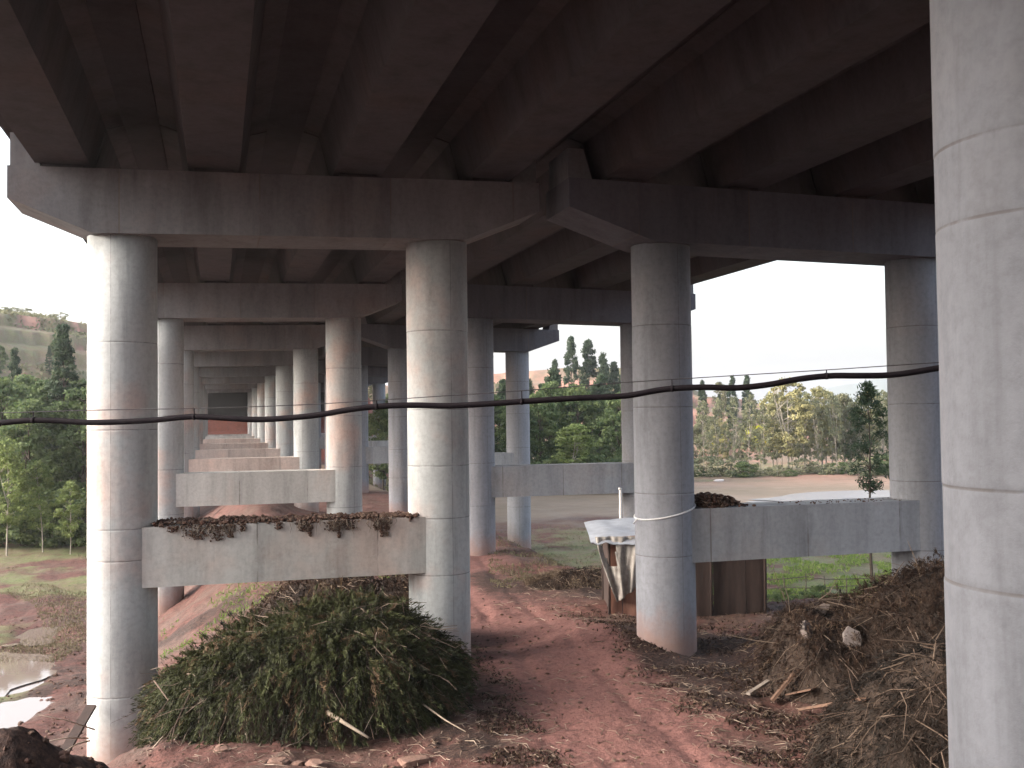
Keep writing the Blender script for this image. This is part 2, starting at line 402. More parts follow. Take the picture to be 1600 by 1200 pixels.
gm = ramp(nt, math_(nt, 'ADD', sp.outputs[1], math_(nt, 'MULTIPLY', math_(nt, 'SUBTRACT', nA, 0.5), 1.2)), [(0.35, 0), (0.65, 0.95)])
col = mix(nt, gm, col, grass)
tan = mix(nt, ramp(nt, nD, [(0.35, 0), (0.65, 1)]), (0.215, 0.165, 0.125), (0.15, 0.12, 0.085))
col = mix(nt, 1.0, col, ramp(nt, nC, [(0.3, 0.62), (0.5, 0.98), (0.7, 1.2)]), 'MULTIPLY')
col = mix(nt, 1.0, col, ramp(nt, noise(nt, co, 5.5, 6, 0.75), [(0.36, 0.6), (0.48, 1.0), (0.7, 1.12)]), 'MULTIPLY')
col = mix(nt, at.outputs['Alpha'], col, tan)
# far hillside: bare orange earth between the green
ln = nt.nodes.new('ShaderNodeVectorMath'); ln.operation = 'LENGTH'; nt.links.new(co, ln.inputs[0])
far = ramp(nt, math_(nt, 'DIVIDE', ln.outputs['Value'], 400.0), [(0.30, 0), (0.42, 1)])
sep_ = nt.nodes.new('ShaderNodeAttribute'); sep_.attribute_name = 'cut'
hill = mix(nt, ramp(nt, nD, [(0.42, 0), (0.55, 1)]), (0.34, 0.175, 0.13), (0.17, 0.125, 0.09))
col = mix(nt, math_(nt, 'MULTIPLY', far, math_(nt, 'SUBTRACT', 1.0, math_(nt, 'MULTIPLY', gm, 0.8))), col, hill)
col = mix(nt, sep_.outputs['Fac'], col, mix(nt, ramp(nt, nB, [(0.35, 0), (0.65, 1)]), (0.20, 0.055, 0.035), (0.11, 0.035, 0.025)))
nt.links.new(col, b.inputs['Base Color'])
wet = ramp(nt, math_(nt, 'MULTIPLY', nA, 1.0), [(0.4, 0.95), (0.62, 0.7)])
nt.links.new(wet, b.inputs['Roughness']); b.inputs['Specular IOR Level'].default_value = 0.25
bump(nt, b, math_(nt, 'ADD', math_(nt, 'MULTIPLY', nB, 1.0), math_(nt, 'MULTIPLY', nC, 0.35)), 0.8, 0.10)
obj('ground', mesh_np('ground', V, [quads, fan], M_ground, True, {'zone': zone, 'cut': np.append(slope_far.ravel(), 0)}), kind='structure')

# ------------------------------------------------------------------ water
m, nt, b, out = mat_new('muddy_water'); M_water = m
b.inputs['Base Color'].default_value = (0.22, 0.17, 0.15, 1); b.inputs['Roughness'].default_value = 0.04
b.inputs['IOR'].default_value = 1.5; b.inputs['Specular IOR Level'].default_value = 0.9
co = nt.nodes.new('ShaderNodeTexCoord').outputs['Object']; bump(nt, b, noise(nt, co, 1.5, 2), 0.03, 0.02)
m, nt, b, out = mat_new('sky_toned_water'); M_pond = m
b.inputs['Base Color'].default_value = (0.36, 0.35, 0.36, 1); b.inputs['Roughness'].default_value = 0.22; b.inputs['Specular IOR Level'].default_value = 0.9  # base colour lightened in place of the open sky's reflection
def disc(x, y, ra, rb, z, seed):
    rnd = random.Random(seed); n = 40; ph = [rnd.uniform(0, 6.28) for _ in range(4)]
    V = [(0, 0, 0)]
    for k in range(n):
        t = 2 * math.pi * k / n
        q = 1 + .12 * math.sin(2*t+ph[0]) + .1 * math.sin(3*t+ph[1]) + .07 * math.sin(5*t+ph[2]) + .05 * math.sin(9*t+ph[3])
        V.append((ra * q * math.cos(t), rb * q * math.sin(t), 0))
    T = np.array([[0, 1 + k, 1 + (k + 1) % n] for k in range(n)])
    return mesh_np('puddle', V, T, M_water)
for i, (x, y, ra, rb) in enumerate(PUD):
    obj('puddle', disc(0, 0, ra * 1.5, rb * 1.5, 0, i), loc=(x, y, gz(x, y) + 0.115), kind='structure')
for i, (x, y, ra, rb) in enumerate(POND):
    dm_ = disc(0, 0, ra * 1.3, rb * 1.3, 0, i + 20); dm_.materials[0] = M_pond
    obj('pond', dm_, loc=(x, y, gz(x, y) + 0.22), kind='structure')

# ------------------------------------------------------------------ viaducts
M_abut = concrete('abutment_concrete', (0.012, 0.011, 0.011), (0.014, 0.010, 0.010), 0.5)  # near-black base puts the shade under the last span into the colour
SPAN = 19.6
RINGS = {('L', 0, 1): (7.59, 7.09, 5.42, 4.81, 3.2), ('L', 1, 0): (7.66, 5.72, 3.53, 2.84, -.12), ('L', 1, 1): (8.0, 6.1, 4.75, 3.5, 2.15), ('R', 1, 0): (8.15, 6.1, 3.95, 2.4)}
def column_mesh(h, ztop, zg_, seed, mat, ringz=None):
    """lathe column with shutter rings; local z=0 is ground, top at h"""
    rnd = random.Random(seed); n = 56; r = 0.75
    zs = [-1.6]; tone = [0.0]; rad = [r]
    rings = sorted([z - zg_ for z in ringz if z - zg_ > .25]) if ringz else sorted([z + rnd.uniform(-.12, .12) - zg_ for z in (8.15, 6.05, 3.95, 2.2, 0.15) if z - zg_ > 0.25])
    rcur = r
    for q in rings:
        zs += [q - .05, q - .014, q - .006, q + .006, q + .014, q + .05]; tone += [0, 0, .6, .6, 0, 0]
        rn = r + rnd.uniform(-.003, .003)
        rad += [rcur, rcur, rcur - .004, rn - .004, rn, rn]; rcur = rn
    # regular loops for the mud attribute
    extra = [0.0, .4, .8, 1.2, 1.8, h * .5, h]
    for e in extra: 
        if all(abs(e - q) > .06 for q in rings): zs.append(e); tone.append(0); rad.append(r)
    o = np.argsort(zs); zs = np.array(zs)[o]; tone = np.array(tone)[o]; rad = np.array(rad)[o]
    V = []; A = []; Mu = []
    face = -math.pi / 2 - .05 + rnd.uniform(-.45, .6)
    angs = [(2 * math.pi * k / 52, 0) for k in range(52)]
    for f_ in (face, face + math.pi):
        angs = [a_ for a_ in angs if abs(((a_[0] - f_ + math.pi) % (2 * math.pi)) - math.pi) > .05]
        angs += [((f_ + o_) % (2 * math.pi), t_) for o_, t_ in ((-.018, 0), (-.006, .42), (.006, .42), (.018, 0))]
    angs.sort(); seamt = [a_[1] for a_ in angs]; angs = [a_[0] for a_ in angs]; n = len(angs)
    for z, t, q in zip(zs, tone, rad):
        for k in range(n):
            a = angs[k]; t2 = max(t, seamt[k]) if z > .3 else t
            V.append((q * math.cos(a), q * math.sin(a), z)); A.append(t2); Mu.append(max(0, 1 - max(z, 0) / 1.5))
    m = len(zs)
    Q = np.array([(i*n+k, i*n+(k+1) % n, (i+1)*n+(k+1) % n, (i+1)*n+k) for i in range(m-1) for k in range(n)])
    T = np.array([((m-1)*n, (m-1)*n+k, (m-1)*n+k+1) for k in range(1, n-1)])
    me = mesh_np('column', V, [Q, T], mat, True, {'tone': A, 'mud': Mu})
    return me

def build_viaduct(name, label, xc, yoff, cols, capx, girders, slabx, fall, cmat, capmat, capz=10.10):
    root = bpy.data.objects.new(name, None); C.objects.link(root)
    x0, y0 = xc, 5.4 + yoff
    root.location = (xc, y0, 0); tag(root, label, 'viaduct', 'parallel concrete viaducts')
    def zc(x, z): return z + fall * (x - xc)
    c0, c1 = capx
    # bottom profile of the cap: straight between columns, rising to the cantilever ends
    s0, s1 = cols[0] - 0.55, cols[1] + 0.55
    H = 1.42
    poly = [(c0, zc(c0, capz + .72)), (c0 + .0, zc(c0, capz + H)), (c1, zc(c1, capz + H)), (c1, zc(c1, capz + .72)), (s1, zc(s1, capz)), (s0, zc(s0, capz))]
    poly = [(x - xc, z) for x, z in poly]
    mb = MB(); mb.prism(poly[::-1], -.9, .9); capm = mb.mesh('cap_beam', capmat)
    mb = MB(); mb.prism([(0, 0), (.62, 0), (.40, .75), (.0, .75)][::-1], -.75, .75); blkL = mb.mesh('end_block', M_cap)
    mb = MB(); mb.prism([(-.62, 0), (0, 0), (.0, .75), (-.40, .75)][::-1], -.75, .75); blkR = mb.mesh('end_block', M_cap)
    mb = MB()
    mb.box(cols[0] - xc + .40, cols[1] - xc - .40, -.6, .6, 2.22, 3.55)
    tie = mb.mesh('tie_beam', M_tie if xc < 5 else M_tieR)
    tieP = tie.copy(); tieP.materials[0] = M_tieP
    mb = MB(); mb.box(-.42, .42, -.28, .28, 0, .11); pad = mb.mesh('bearing', M_gird)
    def gird_mesh(L):
        hw = .56; t = 1.02
        pr = [(-hw, 0), (hw, 0), (hw + .26, t), (1.2, t + .12), (1.2, t + .26), (-1.2, t + .26), (-1.2, t + .12), (-hw - .26, t)]
        mb = MB(); n = 5
        mb.prism(pr[::-1], -L / 2 + .03, L / 2 - .03)
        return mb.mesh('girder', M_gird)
    gm_ = gird_mesh(SPAN)
    for k in range(9):
        yy = SPAN * k
        cb = obj('cap_beam', capm, root, (0, yy, 0))
        obj('end_block', blkL, cb, (c0 - xc + .03, 0, zc(c0, capz + H)))
        obj('end_block', blkR, cb, (c1 - xc - .03, 0, zc(c1, capz + H)))
        for gx in girders:
            for s in (-1, 1): obj('bearing', pad, cb, (gx - xc, s * .48, zc(gx, capz + H) - .008))
        dz = [0, 0, .22, .1, .1, .15, .25, .25, .25][k]
        if k: obj('tie_beam', tieP if (xc < 5 and 2 < k < 7) else tie, root, (0, yy, dz))
        for ci, cx in enumerate(cols):
            zg_ = gz(cx, y0 + yy)
            h = zc(cx, capz) - zg_ + .03
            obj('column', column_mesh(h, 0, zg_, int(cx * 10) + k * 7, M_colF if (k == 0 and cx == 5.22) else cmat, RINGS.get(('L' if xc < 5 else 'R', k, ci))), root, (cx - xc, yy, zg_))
    for k in range(-1, 9):
        yy = SPAN * (k + .5)
        for gx in girders:
            o = obj('girder', gm_, root, (gx - xc, yy, zc(gx, capz + H + .10)))
    # deck slab and wet joints
    mb = MB(); ya, yb = -1.05 * SPAN, 9 * SPAN
    xs = [slabx[0], slabx[1]]; V = []
    def slab(x0_, x1_, zlo, zhi):
        P8 = []
        for y_ in (ya, yb):
            for (x_, z_) in ((x0_, zlo), (x1_, zlo), (x1_, zhi), (x0_, zhi)): P8.append((x_ - xc, y_, zc(x_, z_)))
        mb.add(P8, [(0, 3, 2, 1), (4, 5, 6, 7), (0, 1, 5, 4), (1, 2, 6, 5), (2, 3, 7, 6), (3, 0, 4, 7)])
    zt_ = capz + H + .10 + 1.28 + .003
    slab(slabx[0], slabx[1], zt_, zt_ + .16)
    for a_, b_ in zip(girders[:-1], girders[1:]): slab(a_ + 1.203, b_ - 1.203, zt_ - .15, zt_ + .002)
    slab(slabx[0], girders[0] - 1.203, zt_ - .15, zt_ + .002); slab(girders[-1] + 1.203, slabx[1], zt_ - .15, zt_ + .002)
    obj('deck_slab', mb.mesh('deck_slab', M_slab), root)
    for xx in (slabx[0] + .02, slabx[1] - .47):
        mb = MB(); z_ = zc(xx, zt_ + .163)
        mb.prism([(0, 0), (.45, 0), (.32, .35), (.28, 1.0), (.06, 1.0), (0, .5)][::-1], ya, yb)
        obj('parapet', mb.mesh('parapet', M_cap), root, (xx - xc, 0, z_))
    # abutment
    mb = MB(); mb.box(slabx[0] - xc + .1, slabx[1] - xc - .1, 0, 1.6, 3.5, capz + H - .02)
    obj('abutment', mb.mesh('abutment', M_abut), root, (0, 9 * SPAN - .9, 0))
    return root
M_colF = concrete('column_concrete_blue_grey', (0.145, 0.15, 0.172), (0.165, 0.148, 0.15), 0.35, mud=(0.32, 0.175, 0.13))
GL = [-3.22, -0.05, 3.2, 6.4]; GR = [9.67, 12.87, 16.07, 19.27]
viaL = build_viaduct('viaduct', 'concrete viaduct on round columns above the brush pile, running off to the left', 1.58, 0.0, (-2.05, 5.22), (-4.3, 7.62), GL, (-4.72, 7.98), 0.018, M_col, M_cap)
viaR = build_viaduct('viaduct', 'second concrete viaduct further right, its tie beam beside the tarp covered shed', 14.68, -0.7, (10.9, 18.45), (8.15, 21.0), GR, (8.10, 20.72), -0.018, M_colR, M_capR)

# ------------------------------------------------------------------ vegetation builders
def blades(rng, pts, nrm, L, W, tone, up=0.0, droop=0.0, axis=None):
    """rhombic leaf at every pt. nrm: approx facing; returns V, Q, tone"""
    n = len(pts)
    d = rng.normal(size=(n, 3)) if axis is None else axis + rng.normal(size=(n, 3)) * 0.45
    d[:, 2] -= droop
    d /= np.linalg.norm(d, axis=1)[:, None] + 1e-9
    f = nrm + rng.normal(size=(n, 3)) * 0.6
    s = np.cross(d, f); s /= np.linalg.norm(s, axis=1)[:, None] + 1e-9
    L = np.asarray(L).reshape(-1, 1) * rng.uniform(0.6, 1.3, (n, 1)); W = np.asarray(W).reshape(-1, 1) * rng.uniform(0.6, 1.3, (n, 1))
    a = pts - d * L / 2; c = pts + d * L / 2; mid = pts + d * L * 0.05
    V = np.stack([a, mid + s * W / 2, c, mid - s * W / 2], 1).reshape(-1, 3)
    Q = np.arange(n * 4).reshape(-1, 4)
    return V, Q, np.repeat(np.clip(tone, 0, 1), 4)

def crown_shape(kind, t):
    if kind == 'cone': return (1 - t) ** 0.85 * (0.35 + 0.65 * np.minimum(1, t / 0.12))
    if kind == 'flame': return np.sin(np.pi * np.clip(t, 0, 1) ** 0.75) ** 0.7 * (1 - .25 * t)
    if kind == 'round': return np.sqrt(np.clip(1 - (2 * t - 1) ** 2, 0, 1)) 
    if kind == 'slim': return np.sqrt(np.clip(1 - (2 * t - 0.85) ** 2 / 1.35, 0, 1))
    return np.ones_like(t)

def make_tree(seed, H, crown0, rad, kind, bark, leaf, n_cl=90, per=60, leafL=.3, leafW=.18, tr=.12, forks=0, cl=0.16, sparse=0.0, lean=.03):
    rng = np.random.default_rng(seed); rnd = random.Random(seed)
    mb = MB()
    top = H * 0.93
    lx, ly = rnd.uniform(-lean, lean) * H, rnd.uniform(-lean, lean) * H
    def tp(t): return Vector((lx * t * t + .05 * math.sin(t * 5 + seed), ly * t * t + .05 * math.cos(t * 6 + seed), top * t))
    stems = [[tp(i / 8) for i in range(9)]]
    mb.tube([Vector((0, 0, -.4))] + stems[0], [tr * 1.3] + [tr * (1 - .85 * i / 8) for i in range(9)], 7)
    for f in range(forks):
        t0 = rnd.uniform(.25, .5); a = rnd.uniform(0, 6.28); p0 = tp(t0)
        e = Vector((math.cos(a), math.sin(a), 0)) * rad * .55; 
        pts = [p0 + e * (q ** .8) + Vector((0, 0, (top * .92 - p0.z) * q)) for q in (0, .2, .45, .7, 1)]
        mb.tube(pts, [tr * .6, tr * .5, tr * .38, tr * .25, tr * .08], 6); stems.append(pts)
    cents = []; tones = []
    for i in range(n_cl):
        t = rng.uniform(0, 1) ** 0.85
        rmax = rad * float(crown_shape(kind, np.array(t)))
        rmax *= 0.78 + 0.42 * rng.random()
        rr_ = rmax * rng.uniform(0.25, 1) ** 0.5; a = rng.uniform(0, 2 * math.pi)
        z = crown0 + (H - crown0) * t
        ax = tp(min(z / top, 1))
        cents.append((ax.x + rr_ * math.cos(a), ax.y + rr_ * math.sin(a), z)); tones.append(rng.uniform(0, 1))
        if i % 3 == 0:
            st = stems[i % len(stems)]
            zb_ = max(z - rr_ * (.5 if kind != 'cone' else .1) - .2, crown0 * .8)
            src = min(st, key=lambda q: abs(q.z - zb_))
            c_ = Vector(cents[-1]); m_ = src.lerp(c_, .5) + Vector((0, 0, .08 * rr_))
            mb.tube([src, m_, c_], [tr * .3, tr * .18, tr * .05], 4, cap=False)
    cents = np.array(cents); tones = np.array(tones)
    clr = cl * H
    idx = np.repeat(np.arange(n_cl), per)
    off = rng.normal(size=(len(idx), 3)); off /= np.linalg.norm(off, axis=1)[:, None]
    rr2 = rng.uniform(0, 1, (len(idx), 1)) ** 0.5
    sc = np.array([1, 1, .62]) if kind != 'cone' else np.array([1, 1, .45])
    size = clr * rng.uniform(.5, 1.15, n_cl)[idx][:, None] * 0.55
    pts = cents[idx] + off * rr2 * size * sc
    if sparse: 
        keep = rng.random(len(pts)) > sparse; pts = pts[keep]; off = off[keep]; idx = idx[keep]
    tone = np.clip(tones[idx] * .75 + rng.uniform(-.2, .4, len(idx)), 0, 1)
    V, Q, tn = blades(rng, pts, off + np.array([0, 0, .5]), leafL, leafW, tone, droop=.25)
    tm = mb.mesh('trunk', bark, True)
    cm = mesh_np('crown', V, Q, leaf, False, {'tone': tn})
    return tm, cm

L_dark = leafmat('leaf_dark_green', (0.034, 0.058, 0.038), (0.075, 0.105, 0.056), .35)
L_mid = leafmat('leaf_mid_green', (0.075, 0.115, 0.055), (0.18, 0.225, 0.095), .4)
L_light = leafmat('leaf_light_green', (0.13, 0.18, 0.06), (0.27, 0.32, 0.12))
L_yel = leafmat('leaf_yellow_green', (0.20, 0.20, 0.10), (0.36, 0.33, 0.17))
L_olive = leafmat('leaf_olive', (0.11, 0.12, 0.075), (0.23, 0.22, 0.13))
L_pale = leafmat('leaf_pale_grey', (0.13, 0.15, 0.10), (0.26, 0.26, 0.16))  # yellow, olive and pale spring leaves, lightened in place of thicker haze
L_brush = leafmat('leaf_brush', (0.014, 0.015, 0.008), (0.078, 0.086, 0.032), .15, (0.12, 0.075, 0.045))
L_dry = leafmat('leaf_dry', (0.018, 0.011, 0.009), (0.066, 0.038, 0.027), .15, (0.14, 0.10, 0.072))
L_dkdry = leafmat('leaf_dark_dry', (0.012, 0.009, 0.008), (0.048, 0.031, 0.024), .1, (0.11, 0.08, 0.06))
L_grass = leafmat('grass_blade', (0.10, 0.17, 0.04), (0.24, 0.30, 0.09), .35)
L_straw = leafmat('straw_blade', (0.10, 0.085, 0.055), (0.19, 0.16, 0.105), .3)
L_rape = leafmat('rape_flower', (0.62, 0.52, 0.03), (0.45, 0.48, 0.05), .3)

PROTO = {}
def proto(key, *a, **k): PROTO[key] = [make_tree(s, *a, **k) for s in (11, 23, 37)]
proto('conifer', 14, 1.2, 2.7, 'cone', M_bark, L_dark, n_cl=170, per=70, leafL=.38, leafW=.16, tr=.2, cl=.075)
proto('broad', 12, 2.2, 2.9, 'round', M_bark, L_mid, n_cl=130, per=75, leafL=.34, leafW=.24, tr=.17, forks=2, cl=.12)
proto('slim', 8, 2.2, 1.35, 'slim', M_bark_pale, L_light, n_cl=95, per=50, leafL=.22, leafW=.15, tr=.06, forks=1, cl=.11, lean=.06)
proto('yellow', 14, 3.0, 3.6, 'round', M_bark_pale, L_yel, n_cl=150, per=55, leafL=.34, leafW=.24, tr=.17, forks=3, cl=.10, sparse=.15, lean=.05)
proto('olive', 12, 2.6, 2.6, 'slim', M_bark_pale, L_olive, n_cl=130, per=55, leafL=.34, leafW=.22, tr=.13, forks=2, cl=.11, sparse=.1)
proto('cypress', 12, .6, 1.9, 'flame', M_bark, L_dark, n_cl=120, per=60, leafL=.42, leafW=.2, tr=.16, cl=.10)
proto('wisp', 9.7, 4.6, 1.2, 'flame', M_bark, L_dark, n_cl=120, per=34, leafL=.26, leafW=.06, tr=.085, cl=.075, sparse=.2, lean=.02)
proto('palebush', 2.6, .2, 1.7, 'round', M_bark, L_pale, n_cl=40, per=45, leafL=.22, leafW=.14, tr=.04, forks=3, cl=.34, sparse=.25)
proto('grey', 12, 2.4, 2.3, 'slim', M_bark_pale, L_pale, n_cl=95, per=42, leafL=.32, leafW=.2, tr=.12, forks=3, cl=.10, sparse=.2, lean=.06)
proto('bush', 2.6, .2, 1.7, 'round', M_bark, L_mid, n_cl=50, per=60, leafL=.2, leafW=.14, tr=.04, forks=3, cl=.34)
cnt = {}
def tree(name, key, px, d, H, label, group=None, cat='tree', wide=1.0, at_=None, dz=0.0):
    x, y = at_ if at_ else P(px, d)
    i = cnt.get(key, 0); cnt[key] = i + 1
    tm, cm = PROTO[key][i % 3]
    base = {'conifer': 14, 'broad': 12, 'slim': 8, 'yellow': 14, 'olive': 12, 'cypress': 12, 'wisp': 9.7, 'bush': 2.6, 'palebush': 2.6, 'grey': 12}[key]
    r = bpy.data.objects.new(name, None); C.objects.link(r)
    r.location = (x, y, gz(x, y) - .05 + dz); s = H / base; r.scale = (s * wide, s * wide, s)
    r.rotation_euler = (0, 0, (i * 2.39 + px * .01) % 6.28)
    tag(r, label, cat, group)
    obj('trunk', tm, r); obj('crown', cm, r)
    return r

rnd = random.Random(5)
def Htop(px, py, d):   # tree height so that its top shows at image row py
    x, y = P(px, d); return ZP(px, py, d) - gz(x, y)

# ---- left bank of trees
g_l = 'slender pale-trunked trees along the left meadow edge'
tree('young_tree', 'slim', 12, 66, Htop(12, 690, 66), 'slender pale-trunked tree at the meadow edge, at the left border of the view', g_l)
tree('young_tree', 'slim', 66, 67, Htop(66, 720, 67), 'slender tree with a bare white trunk in the middle of the left meadow edge', g_l)
tree('young_tree', 'slim', 110, 66, Htop(110, 752, 66), 'short slender tree at the meadow edge just left of the nearest column', g_l)
tree('young_tree', 'slim', -30, 68, 8.5, 'slender leafy tree at the meadow edge, half outside the left border', g_l)
tree('conifer_tree', 'conifer', 99, 84, Htop(99, 508, 84), 'tall dark conifer towering beside the nearest left column', wide=.78)
tree('conifer_tree', 'conifer', 28, 96, Htop(28, 545, 96), 'narrow dark conifer standing out against the left hillside', wide=.6)
g_b = 'dense green trees behind the left meadow'
for (px, d, py) in ((-40, 80, 600), (10, 78, 596), (48, 74, 628), (74, 88, 598), (128, 76, 610), (150, 84, 600), (180, 82, 610), (-75, 84, 580), (35, 90, 590), (60, 100, 600), (-10, 100, 590), (115, 98, 595)):
    tree('broadleaf_tree', 'broad', px, d, Htop(px, py, d), 'green broadleaf tree in the dense belt behind the left meadow', g_b, wide=1.0)
for (px, d, h) in ((-20, 70, 3.2), (30, 71, 3.4), (52, 73, 3.4), (84, 70, 3.2), (120, 71, 3.6), (145, 70, 3.3), (2, 74, 4), (98, 74, 4)):
    tree('bush', 'bush', px, d, h, 'dark green bush under the trees of the left meadow edge', 'bushes under the left trees', 'bush', wide=1.2)
# scattered shrubs over the left hill
for k in range(26):
    px = rnd.uniform(-110, 190); d = rnd.uniform(112, 158)
    tree('hill_shrub', 'broad' if k % 2 else 'conifer', px, d, rnd.uniform(2.5, 5), 'small tree scattered on the red terraced hillside at left', 'small trees on the left hillside')
for px in (6, 22, 38, 94):
    tree('hill_shrub', 'palebush', px, 186, 1.6, 'yellow-green bush on the skyline of the left hill', 'bushes on the left skyline', 'bush', wide=1.6)

# ---- centre, between the columns
g_c = 'green trees in the dense belt between the columns'
for k in range(15):
    px = 560 + k * 31 + rnd.uniform(-8, 8); d = rnd.uniform(118, 132)
    tree('broadleaf_tree', 'broad', px, d, Htop(px, rnd.uniform(598, 640), d), 'green broadleaf tree in the dense belt seen between the columns', g_c, wide=.95)
for k in range(12):
    px = 760 + k * 20 + rnd.uniform(-8, 8); d = rnd.uniform(138, 150)
    tree('conifer_tree', 'cypress' if k % 2 else 'conifer', px, d, Htop(px, rnd.uniform(575, 615), d), 'upright conifer behind the green belt seen between the columns', 'upright conifers behind the green belt')
tree('young_tree', 'slim', 890, 112, 7.5, 'small round-crowned tree with a bare pale trunk above the far tie beam', wide=1.7)
for k in range(12):
    px = 770 + k * 19; tree('bush', 'bush', px, 113 + rnd.uniform(-2, 3), rnd.uniform(2.6, 4), 'dark green bush at the foot of the centre trees', 'bushes under the centre trees', 'bush', wide=1.3)
for (px, py, d, w, lab) in ((893, 527, 196, .62, 'tall dark flame-shaped cypress on the hilltop, the left one of the leading pair'),
                       (921, 531, 198, .85, 'broad dark cypress on the hilltop, right of the flame-shaped one'),
                       (945, 553, 196, .8, 'rounded dark cypress on the hilltop beside the column'),
                       (960, 566, 200, .9, 'lower dark cypress on the hilltop, half behind the column'),
                       (869, 562, 190, .6, 'small pointed cypress on the hilltop left of the tall pair')):
    tree('cypress_tree', 'cypress', px, d, max(6, Htop(px, py, d)), lab, wide=w)
for k in range(22):
    px = rnd.uniform(560, 980); d = rnd.uniform(165, 215)
    tree('hill_tree', 'broad' if k % 2 else 'olive', px, d, rnd.uniform(5, 8.5), 'hazy green tree on the orange hillside between the columns', 'trees on the orange hillside')

# ---- right, behind the fields
tree('pale_tree', 'yellow', 1230, 140, Htop(1230, 592, 140), 'large yellow-green tree with forked pale trunk across the field')
tree('pale_tree', 'yellow', 1282, 143, Htop(1282, 606, 143), 'yellow-green tree with straight pale trunk right of the large forked one', wide=.9)
tree('pale_tree', 'olive', 1318, 146, Htop(1318, 622, 146), 'greyish leaning tree behind the thin conifer across the field', wide=1.1)
tree('thin_conifer', 'wisp', 1356, 50, Htop(1356, 598, 50), 'thin dark wispy conifer with bare trunk behind the right tie beam')
g_r = 'hazy olive trees of the belt across the right field'
for k in range(20):
    px = 1092 + k * 19 + rnd.uniform(-7, 7); d = rnd.uniform(142, 158)
    py = 655 if px < 1205 else 616
    tree('field_tree', ('olive', 'grey', 'yellow', 'grey')[k % 4], px, d, Htop(px, py + rnd.uniform(-10, 14), d), 'hazy olive tree of the belt across the right field', g_r, wide=.9)
for k in range(13):
    px = 1094 + k * 23 + rnd.uniform(-6, 6)
    tree('slender_tree', 'grey', px, rnd.uniform(139, 146), Htop(px, rnd.uniform(608, 640), 142), 'tall slender half-bare tree at the front of the belt across the right field', 'slender trees across the right field', wide=.6)
for k in range(22):
    px = 1084 + k * 18.5; tree('bush', 'palebush' if k % 4 else 'bush', px, 138 + rnd.uniform(-3, 4), rnd.uniform(1.0, 2.8), 'grey-green bush at the foot of the trees across the right field', 'bushes across the right field', 'bush', wide=1.5)
for (px, py, h) in ((1143, 588, 8), (1167, 587, 8), (1096, 594, 7), (1122, 616, 6)):
    tree('cypress_tree', 'cypress', px, 205, Htop(px, py, 205), 'dark cypress on the low hilltop between the wide-apart right columns', 'cypresses on the low right hilltop', wide=.75)
for k in range(16):
    px = rnd.uniform(1080, 1460); d = rnd.uniform(175, 220)
    tree('hill_tree', 'olive', px, d, rnd.uniform(5, 8), 'hazy tree on the low hill far behind the right field', 'trees on the low right hill')
# trees beyond the frame on both sides, just inside what a side step would show
for (px, d) in ((1480, 120), (1560, 130), (1640, 125), (1720, 130), (-160, 80), (-230, 85)):
    tree('broadleaf_tree', 'broad', px, d, 11, 'green broadleaf tree beyond the outer columns', 'trees beyond the outer columns')

# rapeseed plots (uncountable flowers)
def scatter_blades(name, pts, mat, L, W, tone_rng=(0, 1), droop=-1.2, seed=1, label=None, cat=None):
    rng = np.random.default_rng(seed); pts = np.asarray(pts)
    V, Q, tn = blades(rng, pts, np.tile([0, -1., .3], (len(pts), 1)), L, W, rng.uniform(*tone_rng, len(pts)), droop=droop)
    return obj(name, mesh_np(name, V, Q, mat, False, {'tone': tn}), label=label, cat=cat, kind='stuff')
rp = []
for (a, b_, d0, d1) in ((1108, 1126, 186, 200), (1162, 1198, 188, 204)):
    for _ in range(1500):
        px = rnd.uniform(a, b_); d = rnd.uniform(d0, d1); x, y = P(px, d); rp.append((x, y, gz(x, y) + .5 + rnd.random() * 1.2))
scatter_blades('rapeseed', rp, L_rape, .9, .5, label='bright yellow rapeseed plots on the low far hill', cat='rapeseed')

# far blue mountain
def ridge_mesh():
    V = []; n = 90
    for i in range(n + 1):
        a = R(22 + 34 * i / n); rr_ = 2900
        h = 34 + 62 * math.exp(-((i - 38) / 13) ** 2) + 20 * math.exp(-((i - 66) / 12) ** 2) + 9 * mnoise.noise((i * .35, 2, 0)) + 4 * mnoise.noise((i * 1.1, 2, 0))
        for (dr, z) in ((-260, -10), (-120, h * .5), (0, h), (220, h * .5), (400, -10)):
            V.append(((rr_ + dr) * math.sin(a), (rr_ + dr) * math.cos(a), z))
    Q = [(i*5+j, (i+1)*5+j, (i+1)*5+j+1, i*5+j+1) for i in range(n) for j in range(4)]
    return mesh_np('mountain', V, np.array(Q), plain('mountain_green', (0.05, 0.075, 0.06), (0.08, 0.10, 0.075), .01, bmp=0), True)
obj('mountain', ridge_mesh(), kind='structure')

